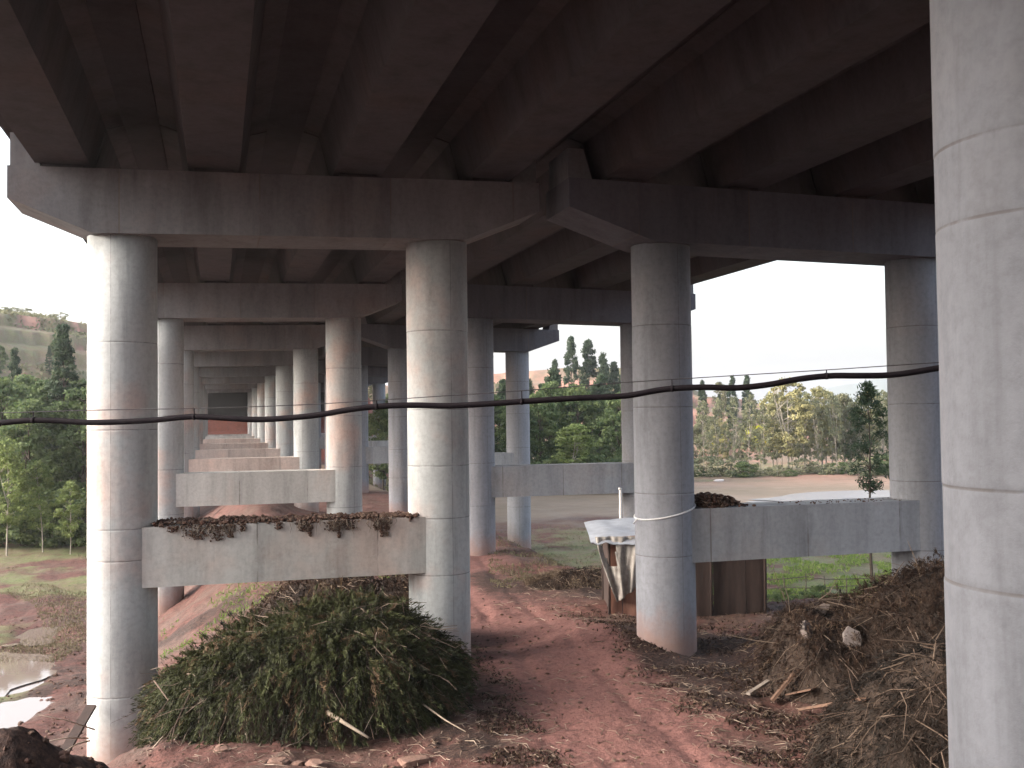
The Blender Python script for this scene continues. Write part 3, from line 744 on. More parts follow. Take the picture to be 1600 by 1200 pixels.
# ------------------------------------------------------------------ piles
def pile(name, cx, cy, rot, ru, rv, prof, foliage, n_bl, bl, n_tw, tw_len, seed, label, cat, zb=None, core=(0.03, .02, .015), droop=.9, tonep=1.0, bw=.03, twt=(.0, .6), fz=1.0, sprigs=None):
    """prof: list of (u in -1..1, height); heap with leaf/blade skin and twigs"""
    rng = np.random.default_rng(seed); rd = random.Random(seed)
    root = bpy.data.objects.new(name, None); C.objects.link(root)
    z0 = gz(cx, cy) if zb is None else zb
    root.location = (cx, cy, z0); root.rotation_euler = (0, 0, rot); tag(root, label, cat)
    pu = [p[0] for p in prof]; ph = [p[1] for p in prof]
    cr, sr_ = math.cos(rot), math.sin(rot)
    def vmax(u): return np.maximum(np.sqrt(np.clip(1 - np.abs(u) ** 3.2, 0, 1)), .12)
    def hgt(u, v):
        h = np.interp(u, pu, ph)
        return h * np.clip(1 - (v / vmax(u)) ** 2, 0, 1) ** .62
    def gl(u, v):
        x = u * ru; y = v * rv
        return base_z(cx + x * cr - y * sr_, cy + x * sr_ + y * cr) - z0
    def disp(u, v):
        h0 = hgt(u, v)
        nn = np.array([mnoise.fractal((a * ru * .62 + seed, b2 * rv * .62, seed), .9, 2.1, 5) for a, b2 in zip(np.ravel(u), np.ravel(v))]).reshape(np.shape(u))
        return nn * .34 * np.minimum(1, h0 * 1.2)
    n = 60; U, Vv = np.meshgrid(np.linspace(-1, 1, n), np.linspace(-1, 1, n))
    # round outline
    U2, V2 = U, Vv * vmax(U)
    Hh = hgt(U2, V2)
    nz = disp(U2, V2)
    rim = (np.maximum(abs(U), abs(Vv)) > .999)
    Z = gl(U2, V2) + Hh * .95 + nz - .05 - .5 * rim
    X = U2 * ru; Y = V2 * rv
    q = np.arange((n - 1) * n).reshape(n - 1, n)[:, :-1].ravel()
    Q = np.stack([q, q + 1, q + n + 1, q + n], 1)
    cm = plain(name + '_core', core, tuple(c * 1.8 for c in core), 7, bmp=.8, bdist=.05)
    obj('litter', mesh_np('litter', np.stack([X, Y, Z], -1).reshape(-1, 3), Q, cm, True), root)
    # blades
    u = rng.uniform(-1, 1, n_bl * 2); v = rng.uniform(-1, 1, n_bl * 2); u = u[:n_bl]; v = np.sign(v[:n_bl]) * np.abs(v[:n_bl]) ** .8 * vmax(u)
    e = .02; h = hgt(u, v); gu = -(hgt(u + e, v) - h) / e / ru; gv = -(hgt(u, v + e) - h) / e / rv
    gv = np.clip(gv, -3, 3); nrm = np.stack([gu, gv, np.ones_like(gu)], 1); nrm /= np.linalg.norm(nrm, axis=1)[:, None]
    nzb = np.array([mnoise.fractal((a * ru * 1.4, b2 * rv * 1.4, seed * .7), .8, 2, 3) for a, b2 in zip(u, v)])
    lift = rng.uniform(-.05, .16, len(u)) + nzb * .14
    pts = np.stack([u * ru, v * rv, gl(u, v) + h * .97 + disp(u, v)], 1) + nrm * lift[:, None]
    ax = nrm * .45 + np.array([0, 0, .1])
    down = nrm.copy(); down[:, 2] = -1.1 * np.hypot(nrm[:, 0], nrm[:, 1]) - .15
    ax = ax * .4 + down * droop
    tone = np.clip(.38 + 1.1 * nzb + rng.uniform(-.3, .35, len(u)), 0, 1) * tonep
    if sprigs:
        ns, per_ = sprigs; ix = rng.integers(0, len(pts), ns)
        dd = down[ix] * 1.0 + nrm[ix] * rng.uniform(.15, .9, (ns, 1)) + rng.normal(size=(ns, 3)) * .45; dd /= np.linalg.norm(dd, axis=1)[:, None]
        LL = rng.uniform(.18, .58, ns); t = rng.uniform(0, 1, (ns, per_, 1))
        pp = pts[ix][:, None, :] + dd[:, None, :] * t * LL[:, None, None]; pp[..., 2] -= .22 * t[..., 0] ** 2 * LL[:, None]
        pp = pp.reshape(-1, 3) + rng.normal(size=(ns * per_, 3)) * .018
        pts = np.vstack([pts, pp]); nrm = np.vstack([nrm, np.repeat(nrm[ix], per_, 0)])
        ax = np.vstack([ax, np.repeat(dd, per_, 0) * 1.2])
        tone = np.concatenate([tone, np.repeat(np.clip(rng.normal(.5, .28, ns), 0, 1), per_) * tonep])
        gnd = gl(pts[:, 0] / ru, pts[:, 1] / rv) + .02; pts[:, 2] = np.maximum(pts[:, 2], gnd)
    V_, Q_, tn = blades(rng, pts, nrm, bl, bw, tone, axis=ax)
    obj('foliage', mesh_np('foliage', V_, Q_, foliage, False, {'tone': tn}), root, kind='stuff')
    # twigs
    mb = MB()
    for i in range(n_tw):
        uu, vv = rd.uniform(-.98, .98), rd.uniform(-1, .6)
        vv = vv * float(vmax(uu))
        hh = float(hgt(uu, vv)); p = Vector((uu * ru, vv * rv, float(gl(uu, vv)) + hh * rd.uniform(.9, 1.04) + rd.uniform(0, .1)))
        L = rd.uniform(.3, 1) * tw_len; a = rd.uniform(0, 6.28)
        slope = Vector((rd.gauss(0, .7), -.6 * abs(vv) - .2 + rd.gauss(0, .3), -fz * (abs(vv) * .9) + rd.gauss(0, .22))).normalized()
        q1 = p + slope * L * .5 + Vector((rd.gauss(0, .04), rd.gauss(0, .04), rd.gauss(0, .05))); q2 = p + slope * L
        for q_ in (q1, q2):
            gg = float(gl(q_.x / ru, q_.y / rv)); q_.z = max(q_.z, gg + .01)
        w = rd.uniform(.005, .014)
        mb.tube([p, q1, q2], [w, w * .8, w * .4], 4, cap=False, a=rd.uniform(*twt))
    if mb.v: obj('twigs', mb.mesh('twigs', M_twig), root, kind='stuff')
    return root, hgt, gl

rotA = -R(HEAD)
ax_, ay_ = P(482, 21.6)
silA = [(228, 1120), (245, 1080), (285, 1035), (332, 1008), (375, 988), (413, 974), (456, 960), (522, 950), (594, 944), (632, 966), (665, 988), (703, 1018), (727, 1060), (736, 1110)]
def prof_from(sil, px0, d, ru):
    out = []
    for px, py in sil:
        x, y = P(px, d); out.append(((px - px0) / F * d / ru, max(.12, ZP(px, py, d) - gz(x, y))))
    return out
prA = prof_from(silA, 482, 21.6, 3.05)
gA = gz(ax_, ay_)
pA, hA, glA = pile('brush_pile', ax_, ay_, rotA, 3.05, 2.5, prA, L_brush, 56000, .12, 420, 1.0, 3,
     'big heap of cut green conifer branches between the two nearest left viaduct columns', 'brush pile', droop=1.0, bw=.018, sprigs=(3600, 34))
def stick(parent, pts, w, mat=M_stickp, name='branch', label=None):
    mb = MB(); n = len(pts); mb.tube(pts, [w * (1 - .5 * i / (n - 1)) for i in range(n)], 7)
    return obj(name, mb.mesh(name, mat, True), parent, label=label)
def fr(px, py, d, root):   # world point to root-local
    x, y = P(px, d); z = ZP(px, py, d); l = root.location; c, s = math.cos(-root.rotation_euler.z), math.sin(-root.rotation_euler.z)
    dx, dy = x - l.x, y - l.y
    return Vector((dx * c - dy * s, dx * s + dy * c, z - l.z))
stick(pA, [fr(508, 1108, 19.2, pA), fr(540, 1128, 18.9, pA), fr(571, 1147, 18.6, pA)], .045, label='thick peeled pale branch at the foot of the pile')
for (a, b_, c_, w) in (((655, 1095), (690, 1120), (722, 1138), .02), ((560, 1090), (572, 1120), (580, 1150), .016), ((372, 1080), (380, 1130), (388, 1172), .03),
                    ((400, 1115), (410, 1150), (402, 1160), .02), ((470, 1150), (495, 1130), (525, 1120), .018), ((440, 1160), (455, 1130), (470, 1105), .018),
                    ((310, 1120), (275, 1145), (255, 1180), .022), ((300, 1070), (272, 1130), (262, 1175), .018), ((280, 1120), (250, 1150), (222, 1182), .025),
                    ((330, 1140), (300, 1160), (270, 1190), .02), ((640, 1120), (650, 1140), (660, 1150), .014), ((590, 1100), (600, 1130), (606, 1152), .014), ((240, 1060), (262, 1090), (240, 1120), .016)):
    stick(pA, [fr(a[0], a[1], 19.9, pA), fr(b_[0], b_[1], 19.3, pA), fr(c_[0], c_[1], 18.8, pA)], w, M_twig if w < .02 else M_stickp)

bx_, by_ = P(540, 27.5)
pile('brush_pile', bx_, by_, rotA, 2.9, 1.7, prof_from([(365, 985), (395, 950), (430, 922), (470, 908), (560, 902), (640, 902), (700, 930)], 540, 27.5, 2.9), L_dry, 14000, .17, 160, .9, 8,
     'lower dark heap of dried brush behind the big green pile, under the tie beam', 'brush pile', droop=.6, bw=.03)
cx_, cy_ = P(1480, 22.6)
prC = prof_from([(1186, 1035), (1200, 1000), (1222, 962), (1262, 948), (1299, 940), (1337, 928), (1387, 913), (1418, 896), (1464, 884), (1540, 880), (1640, 910), (1740, 980), (1770, 1010)], 1480, 22.6, 4.1)
pC, hC, glC = pile('twig_heap', cx_, cy_, rotA, 4.1, 2.3, prC, L_dry, 36000, .13, 480, 1.2, 14,
     'high brown heap of dead twigs and dry brush in front of the right viaduct', 'twig heap', droop=.5, bw=.018, twt=(0, .4), fz=.7, tonep=.9, sprigs=(900, 30))
dx_, dy_ = P(1500, 15.6)
prD = prof_from([(1292, 1190), (1330, 1115), (1370, 1066), (1440, 1012), (1520, 1000), (1620, 1040), (1700, 1150)], 1500, 15.6, 2.1)
pD, hD, glD = pile('twig_heap', dx_, dy_, rotA, 2.1, 2.0, prD, L_dkdry, 26000, .12, 420, 1.1, 19,
     'dark heap of thin twigs at the foot of the foreground column', 'twig heap', droop=.6, bw=.013, tonep=.5, twt=(0, .18), fz=.9, sprigs=(700, 26))
bx_, by_ = P(893, 36.5)
pile('brush_pile', bx_, by_, rotA, 1.7, 1.1, [(-1, 0), (-.4, .35), (.3, .55), (1, .1)], L_dry, 6000, .16, 160, .8, 21,
     'low flat scatter of dark dead brush left of the tarp covered shed', 'brush pile', droop=.4, bw=.02)

# ------------------------------------------------------------------ soil on the tie beams
def clod_mesh(name, pts, seed, mat=M_soilcl):
    """lumps: list of (x,y,z,r)"""
    rd = random.Random(seed); mb = MB()
    ico = []
    import bmesh
    bm = bmesh.new(); bmesh.ops.create_icosphere(bm, subdivisions=1, radius=1); 
    iv = [v.co.copy() for v in bm.verts]; it = [tuple(v.index for v in f.verts) for f in bm.faces]; bm.free()
    for (x, y, z, r) in pts:
        s = rd.uniform(0, 50); sx, sy, sz = rd.uniform(.8, 1.3), rd.uniform(.8, 1.3), rd.uniform(.6, 1.0)
        V = []
        for v in iv:
            k = 1 + .55 * mnoise.noise(v * 1.7 + Vector((s, s, s))) + .25 * mnoise.noise(v * 4.5 + Vector((s, 0, s)))
            V.append((x + v.x * r * sx * k, y + v.y * r * sy * k, z + v.z * r * sz * k))
        mb.add(V, (), it, a=rd.random() ** 2)
    return mb.mesh(name, mat, False)
rd = random.Random(77)
zt1 = 3.55; yb1 = 25.0
ox, oy = -1.3, 25.0
L1 = []
for i in range(1300):       # layer along the top of the beam
    x = rd.uniform(-1.35, 4.6); t = (x + 1.35) / 5.95
    hh = .16 * (1 - .55 * t) * (.6 + .8 * abs(mnoise.noise((x * 1.6, 0, 3))))
    y = 25 + rd.uniform(-.62, .35); z = zt1 + rd.uniform(0, hh)
    L1.append((x - ox, y - oy, z - zt1, rd.uniform(.02, .065)))
for (cx2, wd, dp) in ((-.95, .22, .12), (-.45, .5, .30), (.0, .3, .36), (.25, .2, .3), (.55, .12, .16), (1.35, .15, .16), (1.95, .35, .22), (2.05, .08, .36), (2.6, .35, .24), (2.72, .1, .40), (2.95, .25, .22), (3.62, .2, .26), (3.72, .12, .42), (3.85, .1, .40), (4.4, .05, .08)):
    for _ in range(int(170 * wd + 200 * dp)):
        k = rd.random() ** 1.3; x = cx2 + rd.gauss(0, wd * .4 * (1 - .6 * k))
        L1.append((x - ox, 24.4 - oy - rd.uniform(0, .05), -k * dp, rd.uniform(.010, .032)))
rootS = bpy.data.objects.new('soil_heap', None); C.objects.link(rootS); rootS.location = (ox, oy, zt1)
tag(rootS, 'ragged strip of dark soil and roots spilling over the near left tie beam', 'soil')
obj('soil', clod_mesh('soil', L1, 5), rootS)
mb = MB()
for i in range(150):
    x = rd.choice([-.5, .0, .2, 1.9, 2.6, 2.75, 3.7, 3.8]) + rd.gauss(0, .22); L = rd.uniform(.08, .32)
    p = Vector((x - ox, 24.37 - oy - rd.uniform(0, .05), rd.uniform(-.05, .05)))
    mb.tube([p, p + Vector((rd.gauss(0, .05), -.02, -L * .5)), p + Vector((rd.gauss(0, .08), .0, -L))], [.006, .005, .002], 4, cap=False, a=rd.random())
obj('roots', mb.mesh('roots', M_twig), rootS, kind='stuff')
L2 = []
for i in range(700):
    x = 11.75 + abs(rd.gauss(0, .55)); 
    if x > 13.2: continue
    hh = max(.03, .33 * (1 - ((x - 12.0) / 1.1) ** 2)); L2.append((x - 12.0, rd.uniform(-.55, .4), rd.uniform(0, hh), rd.uniform(.025, .06)))
for i in range(120):
    x = rd.uniform(14.2, 17.8); L2.append((x - 12.0, rd.uniform(-.55, .3), rd.uniform(-.02, .02), rd.uniform(.012, .03)))
obj('soil_heap', clod_mesh('soil_heap', L2, 9), loc=(12.0, 24.3, zt1), kind=None, label='small brown soil heap on the right tie beam against the column', cat='soil')

# ------------------------------------------------------------------ cable and its wire
cab = [(-60, 664), (0, 661), (40, 657), (85, 657), (135, 660), (190, 659), (243, 656), (300, 651), (350, 653), (400, 655.5), (450, 653), (505, 647), (545, 640), (590, 635), (640, 633), (700, 634), (760, 631), (820, 627), (900, 622),
       (980, 618), (1040, 608), (1100, 605), (1150, 606), (1200, 601), (1250, 592), (1300, 587), (1340, 587), (1390, 586), (1455, 577), (1500, 569), (1620, 560)]
wire = [(-60, 646), (0, 645), (137, 641), (303, 638), (480, 632), (640, 622), (820, 610), (985, 597), (1160, 586), (1290, 578), (1455, 567), (1620, 556)]
def dcab(px): return 9.6 + (px - 0) * (8.9 - 9.6) / 1600
def sp3(ctrl, n):   # smooth interpolation over px
    xs = [c[0] for c in ctrl]; ys = [c[1] for c in ctrl]
    X = np.linspace(xs[0], xs[-1], n); Yv = []
    m = np.gradient(ys, xs)
    for x in X:
        i = min(max(np.searchsorted(xs, x) - 1, 0), len(xs) - 2); h = xs[i+1] - xs[i]; t = (x - xs[i]) / h
        Yv.append((2*t**3-3*t**2+1)*ys[i] + (t**3-2*t**2+t)*h*m[i] + (-2*t**3+3*t**2)*ys[i+1] + (t**3-t**2)*h*m[i+1])
    return X, Yv
def line3(ctrl, n): 
    X, Yv = sp3(ctrl, n); return [Vector((*P(x, dcab(x)), ZP(x, y, dcab(x)))) for x, y in zip(X, Yv)]
o0 = Vector((*P(700, dcab(700)), 5.9))
mb = MB(); mb.tube([p - o0 for p in line3(cab, 140)], .0265, 8)
cb_ = obj('power_cable', mb.mesh('power_cable', M_black, True), loc=o0, label='thick black sagging cable strung across the whole view', cat='cable')
mb = MB(); mb.tube([p - o0 for p in line3(wire, 90)], .0042, 5)
obj('support_wire', mb.mesh('support_wire', M_wire, True), loc=o0, label='thin steel wire running just above the thick black cable', cat='wire')
Xc, Yc = sp3(cab, 400); Xw, Yw = sp3(wire, 400)
for px in (52, 303, 588, 815, 1050, 1292):
    yc = float(np.interp(px, Xc, Yc)); yw = float(np.interp(px, Xw, Yw)); d = dcab(px)
    a = Vector((*P(px, d), ZP(px, yw, d))); c_ = Vector((*P(px, d), ZP(px, yc, d)))
    mb = MB(); mb.tube([a - c_, Vector((0, 0, .02)), Vector((0, 0, -.03))], .005, 5)
    mb.tube([Vector((RT[0], RT[1], 0)) * -.014, Vector((RT[0], RT[1], 0)) * .014], .0295, 10)
    obj('hanger', mb.mesh('hanger', M_black, True), cb_, loc=c_ - o0)

# ------------------------------------------------------------------ rope round the column
mb = MB(); pts = []
cxr, cyr = 10.9, 24.3
for i in range(49):
    a = math.pi + 2 * math.pi * i / 48
    x = .765 * math.cos(a); y = .765 * math.sin(a)
    pts.append((x, y, .17 * (x / .765) + .04 * (-y / .765) * -1))
mb.tube(pts, .022, 6, cap=False)
mb.tube([(-.765, 0, -.17), (-.80, -.05, -.2), (-.86, -.02, -.3)], .02, 6)
obj('rope', mb.mesh('rope', M_rope, True), loc=(cxr, cyr, 3.48), label='white rope tied round the right viaduct column above the shed', cat='rope')

# ------------------------------------------------------------------ shed
sx0, sy0 = P(948, 31.0)
zs0 = min(gz(sx0, sy0), 0.1)
shed = bpy.data.objects.new('shed', None); C.objects.link(shed); shed.location = (sx0, sy0, zs0); shed.rotation_euler = (0, 0, -R(HEAD))
tag(shed, 'low makeshift shed with reddish boards and sheet roof behind the roped column', 'shed')
def corr(x0, x1, z0, z1f, y, amp=.012, per=.5, th=.02):
    mb = MB(); n = int((x1 - x0) / per * 8); V = []
    for i in range(n + 1):
        x = x0 + (x1 - x0) * i / n; yy = y + amp * math.sin(2 * math.pi * (x - x0) / per)
        V += [(x, yy, z0), (x, yy, z1f(x)), (x, yy + th, z1f(x)), (x, yy + th, z0)]
    Q = []
    for i in range(n):
        a = i * 4; c_ = a + 4
        Q += [(a, c_, c_+1, a+1), (a+2, c_+2, c_+3, a+3), (a+1, c_+1, c_+2, a+2)]
    mb.add(V, Q); return mb
zf = lambda x: 2.25 + .07 * x
obj('wall', corr(.38, 1.30, -.3, zf, 0).mesh('wall', M_shed, True), shed)
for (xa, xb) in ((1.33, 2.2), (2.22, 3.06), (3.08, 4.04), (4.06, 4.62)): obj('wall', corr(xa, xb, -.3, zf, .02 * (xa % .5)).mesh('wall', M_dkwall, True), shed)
mb = MB(); mb.box(.0, .36, .02, .05, -.3, 2.15); obj('wall', mb.mesh('wall', M_shed), shed)
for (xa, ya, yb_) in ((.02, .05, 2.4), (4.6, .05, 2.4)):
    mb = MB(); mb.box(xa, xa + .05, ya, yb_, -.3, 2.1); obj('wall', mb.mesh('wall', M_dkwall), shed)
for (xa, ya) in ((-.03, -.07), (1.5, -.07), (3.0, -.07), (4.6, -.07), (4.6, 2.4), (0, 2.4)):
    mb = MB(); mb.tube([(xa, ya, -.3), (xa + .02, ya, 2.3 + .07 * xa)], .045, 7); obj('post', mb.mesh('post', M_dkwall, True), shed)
# roof: a sagging sheet
n, m_ = 26, 10; V = []
for j in range(m_ + 1):
    for i in range(n + 1):
        x = -.55 + 5.5 * i / n; y = -.25 + 3.0 * j / m_
        z = 2.26 + .07 * x + .10 * y - .05 * abs(math.sin(x * 1.9)) + (.12 if i == 0 and j == 0 else 0) + .05 * mnoise.noise((x * 2, y * 2, 1))
        if j == 0: y -= .05; z -= .07 + .07 * abs(math.sin(x * 2.6 + .4)) + .02 * math.sin(x * 11)
        elif j == 1: y -= .20; z -= .05 + .03 * math.sin(x * 7)
        z -= .10 * math.exp(-((x - 1.1) / .5) ** 2 - ((y - 1.0) / .8) ** 2)
        V.append((x, y, z))
Vb = [(x, y, z - .015) for x, y, z in V]
q = np.array([(j*(n+1)+i, j*(n+1)+i+1, (j+1)*(n+1)+i+1, (j+1)*(n+1)+i) for j in range(m_) for i in range(n)])
obj('roof', mesh_np('roof', V + Vb, [q, q[:, ::-1] + len(V)], M_tarpw, True), shed)
# hanging cloth: tapers to a point low down, folds
V = []; nu, nv = 28, 22
for j in range(nv + 1):
    t = j / nv
    for i in range(nu + 1):
        s = i / nu
        xl = -.42 + .62 * t ** 1.3; xr = 1.05 - .22 * t
        x = xl + (xr - xl) * s
        ztop = 2.30 - .35 * math.sin(math.pi * min(1, s * 1.6)) * 0
        z = ztop - (1.95 * t) * (1 - .25 * s * t)
        y = -.16 - .10 * math.sin(math.pi * t) - .08 * math.sin(s * 15 + t * 4.5 + .8 * math.sin(t * 6)) * (.35 + t) - .03 * math.sin(s * 37 + t * 9)
        V.append((x, y, z))
holes = lambda s, t: (0.06 + .2 * t < s < 0.40 - .12 * t and 0.10 < t < 0.44)
q = []
for j in range(nv):
    for i in range(nu):
        if holes((i + .5) / nu, (j + .5) / nv): continue
        q.append((j*(nu+1)+i, j*(nu+1)+i+1, (j+1)*(nu+1)+i+1, (j+1)*(nu+1)+i))
mt = mesh_np('tarp', V, np.array(q), M_tarpg, True)
ot = obj('tarp', mt, shed, label='torn grey cloth hanging down the front'); sm_ = ot.modifiers.new('thick', 'SOLIDIFY'); sm_.thickness = .012

# white pole behind the far tie beam
x, y = P(966, 37); mb = MB(); mb.tube([(0, 0, 0), (0.02, 0, ZP(966, 765, 37) - gz(x, y))], .055, 8)
mb.tube([(0.0, 0, ZP(966, 765, 37) - gz(x, y)), (.02, 0, ZP(966, 762, 37) - gz(x, y))], .07, 8)
obj('white_pole', mb.mesh('white_pole', M_white, True), loc=(x, y, gz(x, y)), label='thin white post standing behind the shed under the far tie beam', cat='post')

# ------------------------------------------------------------------ bamboo fence
fx0, fy0 = P(1185, 47.5); fence = bpy.data.objects.new('bamboo_fence', None); C.objects.link(fence)
fence.location = (fx0, fy0, gz(fx0, fy0)); fence.rotation_euler = (0, 0, -R(HEAD))
tag(fence, 'low crooked stick fence along the near edge of the green field', 'fence')
def flz(x):
    X = fx0 + x * math.cos(-R(HEAD)); Y = fy0 + x * math.sin(-R(HEAD)); return gz(X, Y) - gz(fx0, fy0)
rd = random.Random(4); xs = []
x = .1
while x < 10.5:
    mb = MB(); hgt_ = rd.uniform(.85, 1.15); mb.tube([(0, 0, -.1), (rd.gauss(0, .04), 0, hgt_)], [.035, .025], 6)
    obj('post', mb.mesh('post', M_bamboo, True), fence, (x, 0, flz(x))); xs.append(x); x += rd.uniform(.8, 1.3)
for hr in (.88, .5):
    mb = MB(); mb.tube([(x_, -.04, flz(x_) + hr + rd.gauss(0, .05)) for x_ in xs], .022, 6)
    obj('rail', mb.mesh('rail', M_bamboo, True), fence)
for k in range(11):
    px = 1200 + k * 19 + rd.uniform(-6, 6)
    tree('weed_bush', 'bush', px, 44 + rd.uniform(-2, 2), rd.uniform(.6, 1.15), 'low grey-green weed clump in front of the stick fence', 'weed clumps by the stick fence', 'weed')

# ------------------------------------------------------------------ rubble, stones, planks
def rock(px, d, r, label, mat=M_rock, seed=1, name='stone', flat=.6, wide=1.3, dz=0, group=None, cat='stone'):
    import bmesh
    bm = bmesh.new(); bmesh.ops.create_icosphere(bm, subdivisions=3, radius=1)
    V = []; s = seed * 3.7
    for v in bm.verts:
        c_ = v.co; k = 1 + .35 * mnoise.noise(c_ * 1.1 + Vector((s, s, 0))) + .12 * mnoise.noise(c_ * 3.5 + Vector((0, s, s)))
        f = Vector((max(-.75, min(.75, c_.x * k)), max(-.75, min(.75, c_.y * k)), max(-.7, min(.7, c_.z * k))))
        V.append((f.x * r * wide, f.y * r, f.z * r * flat + r * flat * .35))
    T = np.array([[v.index for v in f.verts] for f in bm.faces]); bm.free()
    x, y = P(px, d)
    o = obj(name, mesh_np(name, V, T, mat, False, {'tone': np.zeros(len(V))}), loc=(x, y, gz(x, y) + dz), rz=seed * 1.3, label=label, cat=cat, group=group)
    return o
from mathutils.bvhtree import BVHTree as _B
bpy.context.view_layer.update()
_bv = []
for o_ in list(bpy.data.objects):
    if o_.name.split('.')[0] in ('litter', 'ground'):
        mw = o_.parent.matrix_world if o_.parent else None
        vs = [(mw @ v.co) if mw else v.co.copy() for v in o_.data.vertices]
        _bv.append(_B.FromPolygons(vs, [tuple(p.vertices) for p in o_.data.polygons]))
def hitd(px, py, dmax=90):
    e = Vector((0, 0, EYE)); p = Vector((*P(px, 20), ZP(px, py, 20))); d_ = (p - e).normalized(); best = None
    for b_ in _bv:
        h = b_.ray_cast(e, d_, dmax)
        if h[0] and (best is None or h[3] < best): best = h[3]; q = h[0]
    return (q.x * FW[0] + q.y * FW[1]) if best else 20.0
rock(432, 17.9, .17, 'angular reddish stone on the path at the bottom left, in front of the brush pile', seed=2)
rock(462, 17.9, .10, 'small dark stone beside the angular reddish one at the bottom', seed=3)
rock(490, 17.85, .18, 'flattened brown stone between the two at the bottom edge', seed=4, flat=.45)
rock(640, 17.95, .22, 'wide low stone at the bottom edge below the brush pile', seed=5, flat=.4, wide=1.5)
rock(345, 18.6, .2, 'dusty stone at the left foot of the brush pile', seed=6, flat=.5)
rock(784, 19.4, .035, 'tiny white scrap lying on the red path', M_white, 7, 'litter_scrap', cat='litter')
rock(1326, 18.1, .05, 'small white scrap at the foot of the right twig heap', M_white, 9, 'litter_scrap', cat='litter')
def slab_(name, px, py, d, sx, sy, sz, rot, label, cat, mat, seed=1):
    rd2 = random.Random(seed); n = 9; V = []
    out_ = []
    for k in range(n):
        t = 2 * math.pi * k / n + rd2.uniform(-.2, .2); q = rd2.uniform(.8, 1.15); out_.append((sx * q * math.cos(t), sy * q * math.sin(t)))
    V = [(x, -sz / 2, z) for x, z in out_] + [(x, sz / 2, z) for x, z in out_] + [(0, -sz / 2 * 1.1, 0), (0, sz / 2, 0)]
    Q = [(k, (k+1) % n, n+(k+1) % n, n+k) for k in range(n)]
    T = [(2*n, (k+1) % n, k) for k in range(n)] + [(2*n+1, n+k, n+(k+1) % n) for k in range(n)]
    mb = MB(); mb.add(V, Q, T); x, y = P(px, d)
    o = obj(name, mb.mesh(name, mat), loc=(x, y, ZP(px, py, d)), label=label, cat=cat); o.rotation_euler = rot; return o
slab_('concrete_chunk', 1321, 994, hitd(1321, 994) - .12, .20, .22, .14, (-.35, .1, -.3), 'pale squarish concrete chunk resting on the brown twig heap', 'rubble', M_rubble, 3)
slab_('rubble_slab', 1268, 958, hitd(1268, 958) - .1, .34, .13, .2, (-.5, -.5, -.2), 'grey broken slab sticking out high on the left flank of the twig heap', 'rubble', M_rubble, 5)
slab_('rubble_slab', 1252, 982, hitd(1252, 982) - .1, .13, .2, .12, (-.6, .5, .2), 'smaller grey broken slab just below the upper one', 'rubble', M_rubble, 6)
def plank(p0, p1, w, th, label, mat=M_plank, name='plank', cat='plank'):
    a = Vector((*P(p0[0], p0[2]), ZP(*p0))); c_ = Vector((*P(p1[0], p1[2]), ZP(*p1)))
    L = (c_ - a).length; mb = MB(); mb.box(0, L, -w / 2, w / 2, -th / 2, th / 2)
    o = obj(name, mb.mesh(name, mat), loc=a, label=label, cat=cat); o.rotation_euler = (c_ - a).to_track_quat('X', 'Z').to_euler(); return o
def plank_on(p0, p1, w, th, label, mat=M_plank, lift=.15):
    plank((p0[0], p0[1], hitd(*p0) - lift), (p1[0], p1[1], hitd(*p1) - lift), w, th, label, mat)
plank_on((1196, 1090), (1232, 1048), .15, .05, 'short orange-brown board leaning at the left foot of the twig heap')
plank_on((1160, 1080), (1192, 1060), .10, .05, 'pale splintered board end lying left of the leaning orange board', M_split)
plank_on((1240, 1104), (1338, 1088), .08, .05, 'long thin board lying level along the foot of the twig heap')
plank_on((1222, 1080), (1262, 1072), .22, .03, 'broken brown sheet of wood above the long thin board')
plank((96, 1178, 21.5), (143, 1098, 22.6), .22, .05, 'dark board propped against the foot of the nearest left column', M_dkwall)
for (a, c_, w, l) in (((60, 1112), (148, 1135), .012, 'thin pale stick pointing left of the column foot, the uppermost'), ((72, 1153), (138, 1148), .014, 'thin pale stick beside the column foot, the middle one'), ((100, 1168), (140, 1152), .014, 'thin pale stick beside the column foot, the lowest and shortest')):
    p = Vector((*P(a[0], 21.2), ZP(a[0], a[1], 21.2))); q_ = Vector((*P(c_[0], 21.9), ZP(c_[0], c_[1], 21.9)))
    mb = MB(); mid = (q_ - p) * .5 + Vector((0, 0, .04)); mb.tube([Vector((0, 0, 0)), mid, q_ - p], [w * .4, w, w * 1.3], 6)
    obj('stick', mb.mesh('stick', M_stickp, True), loc=p, label=l, cat='stick')

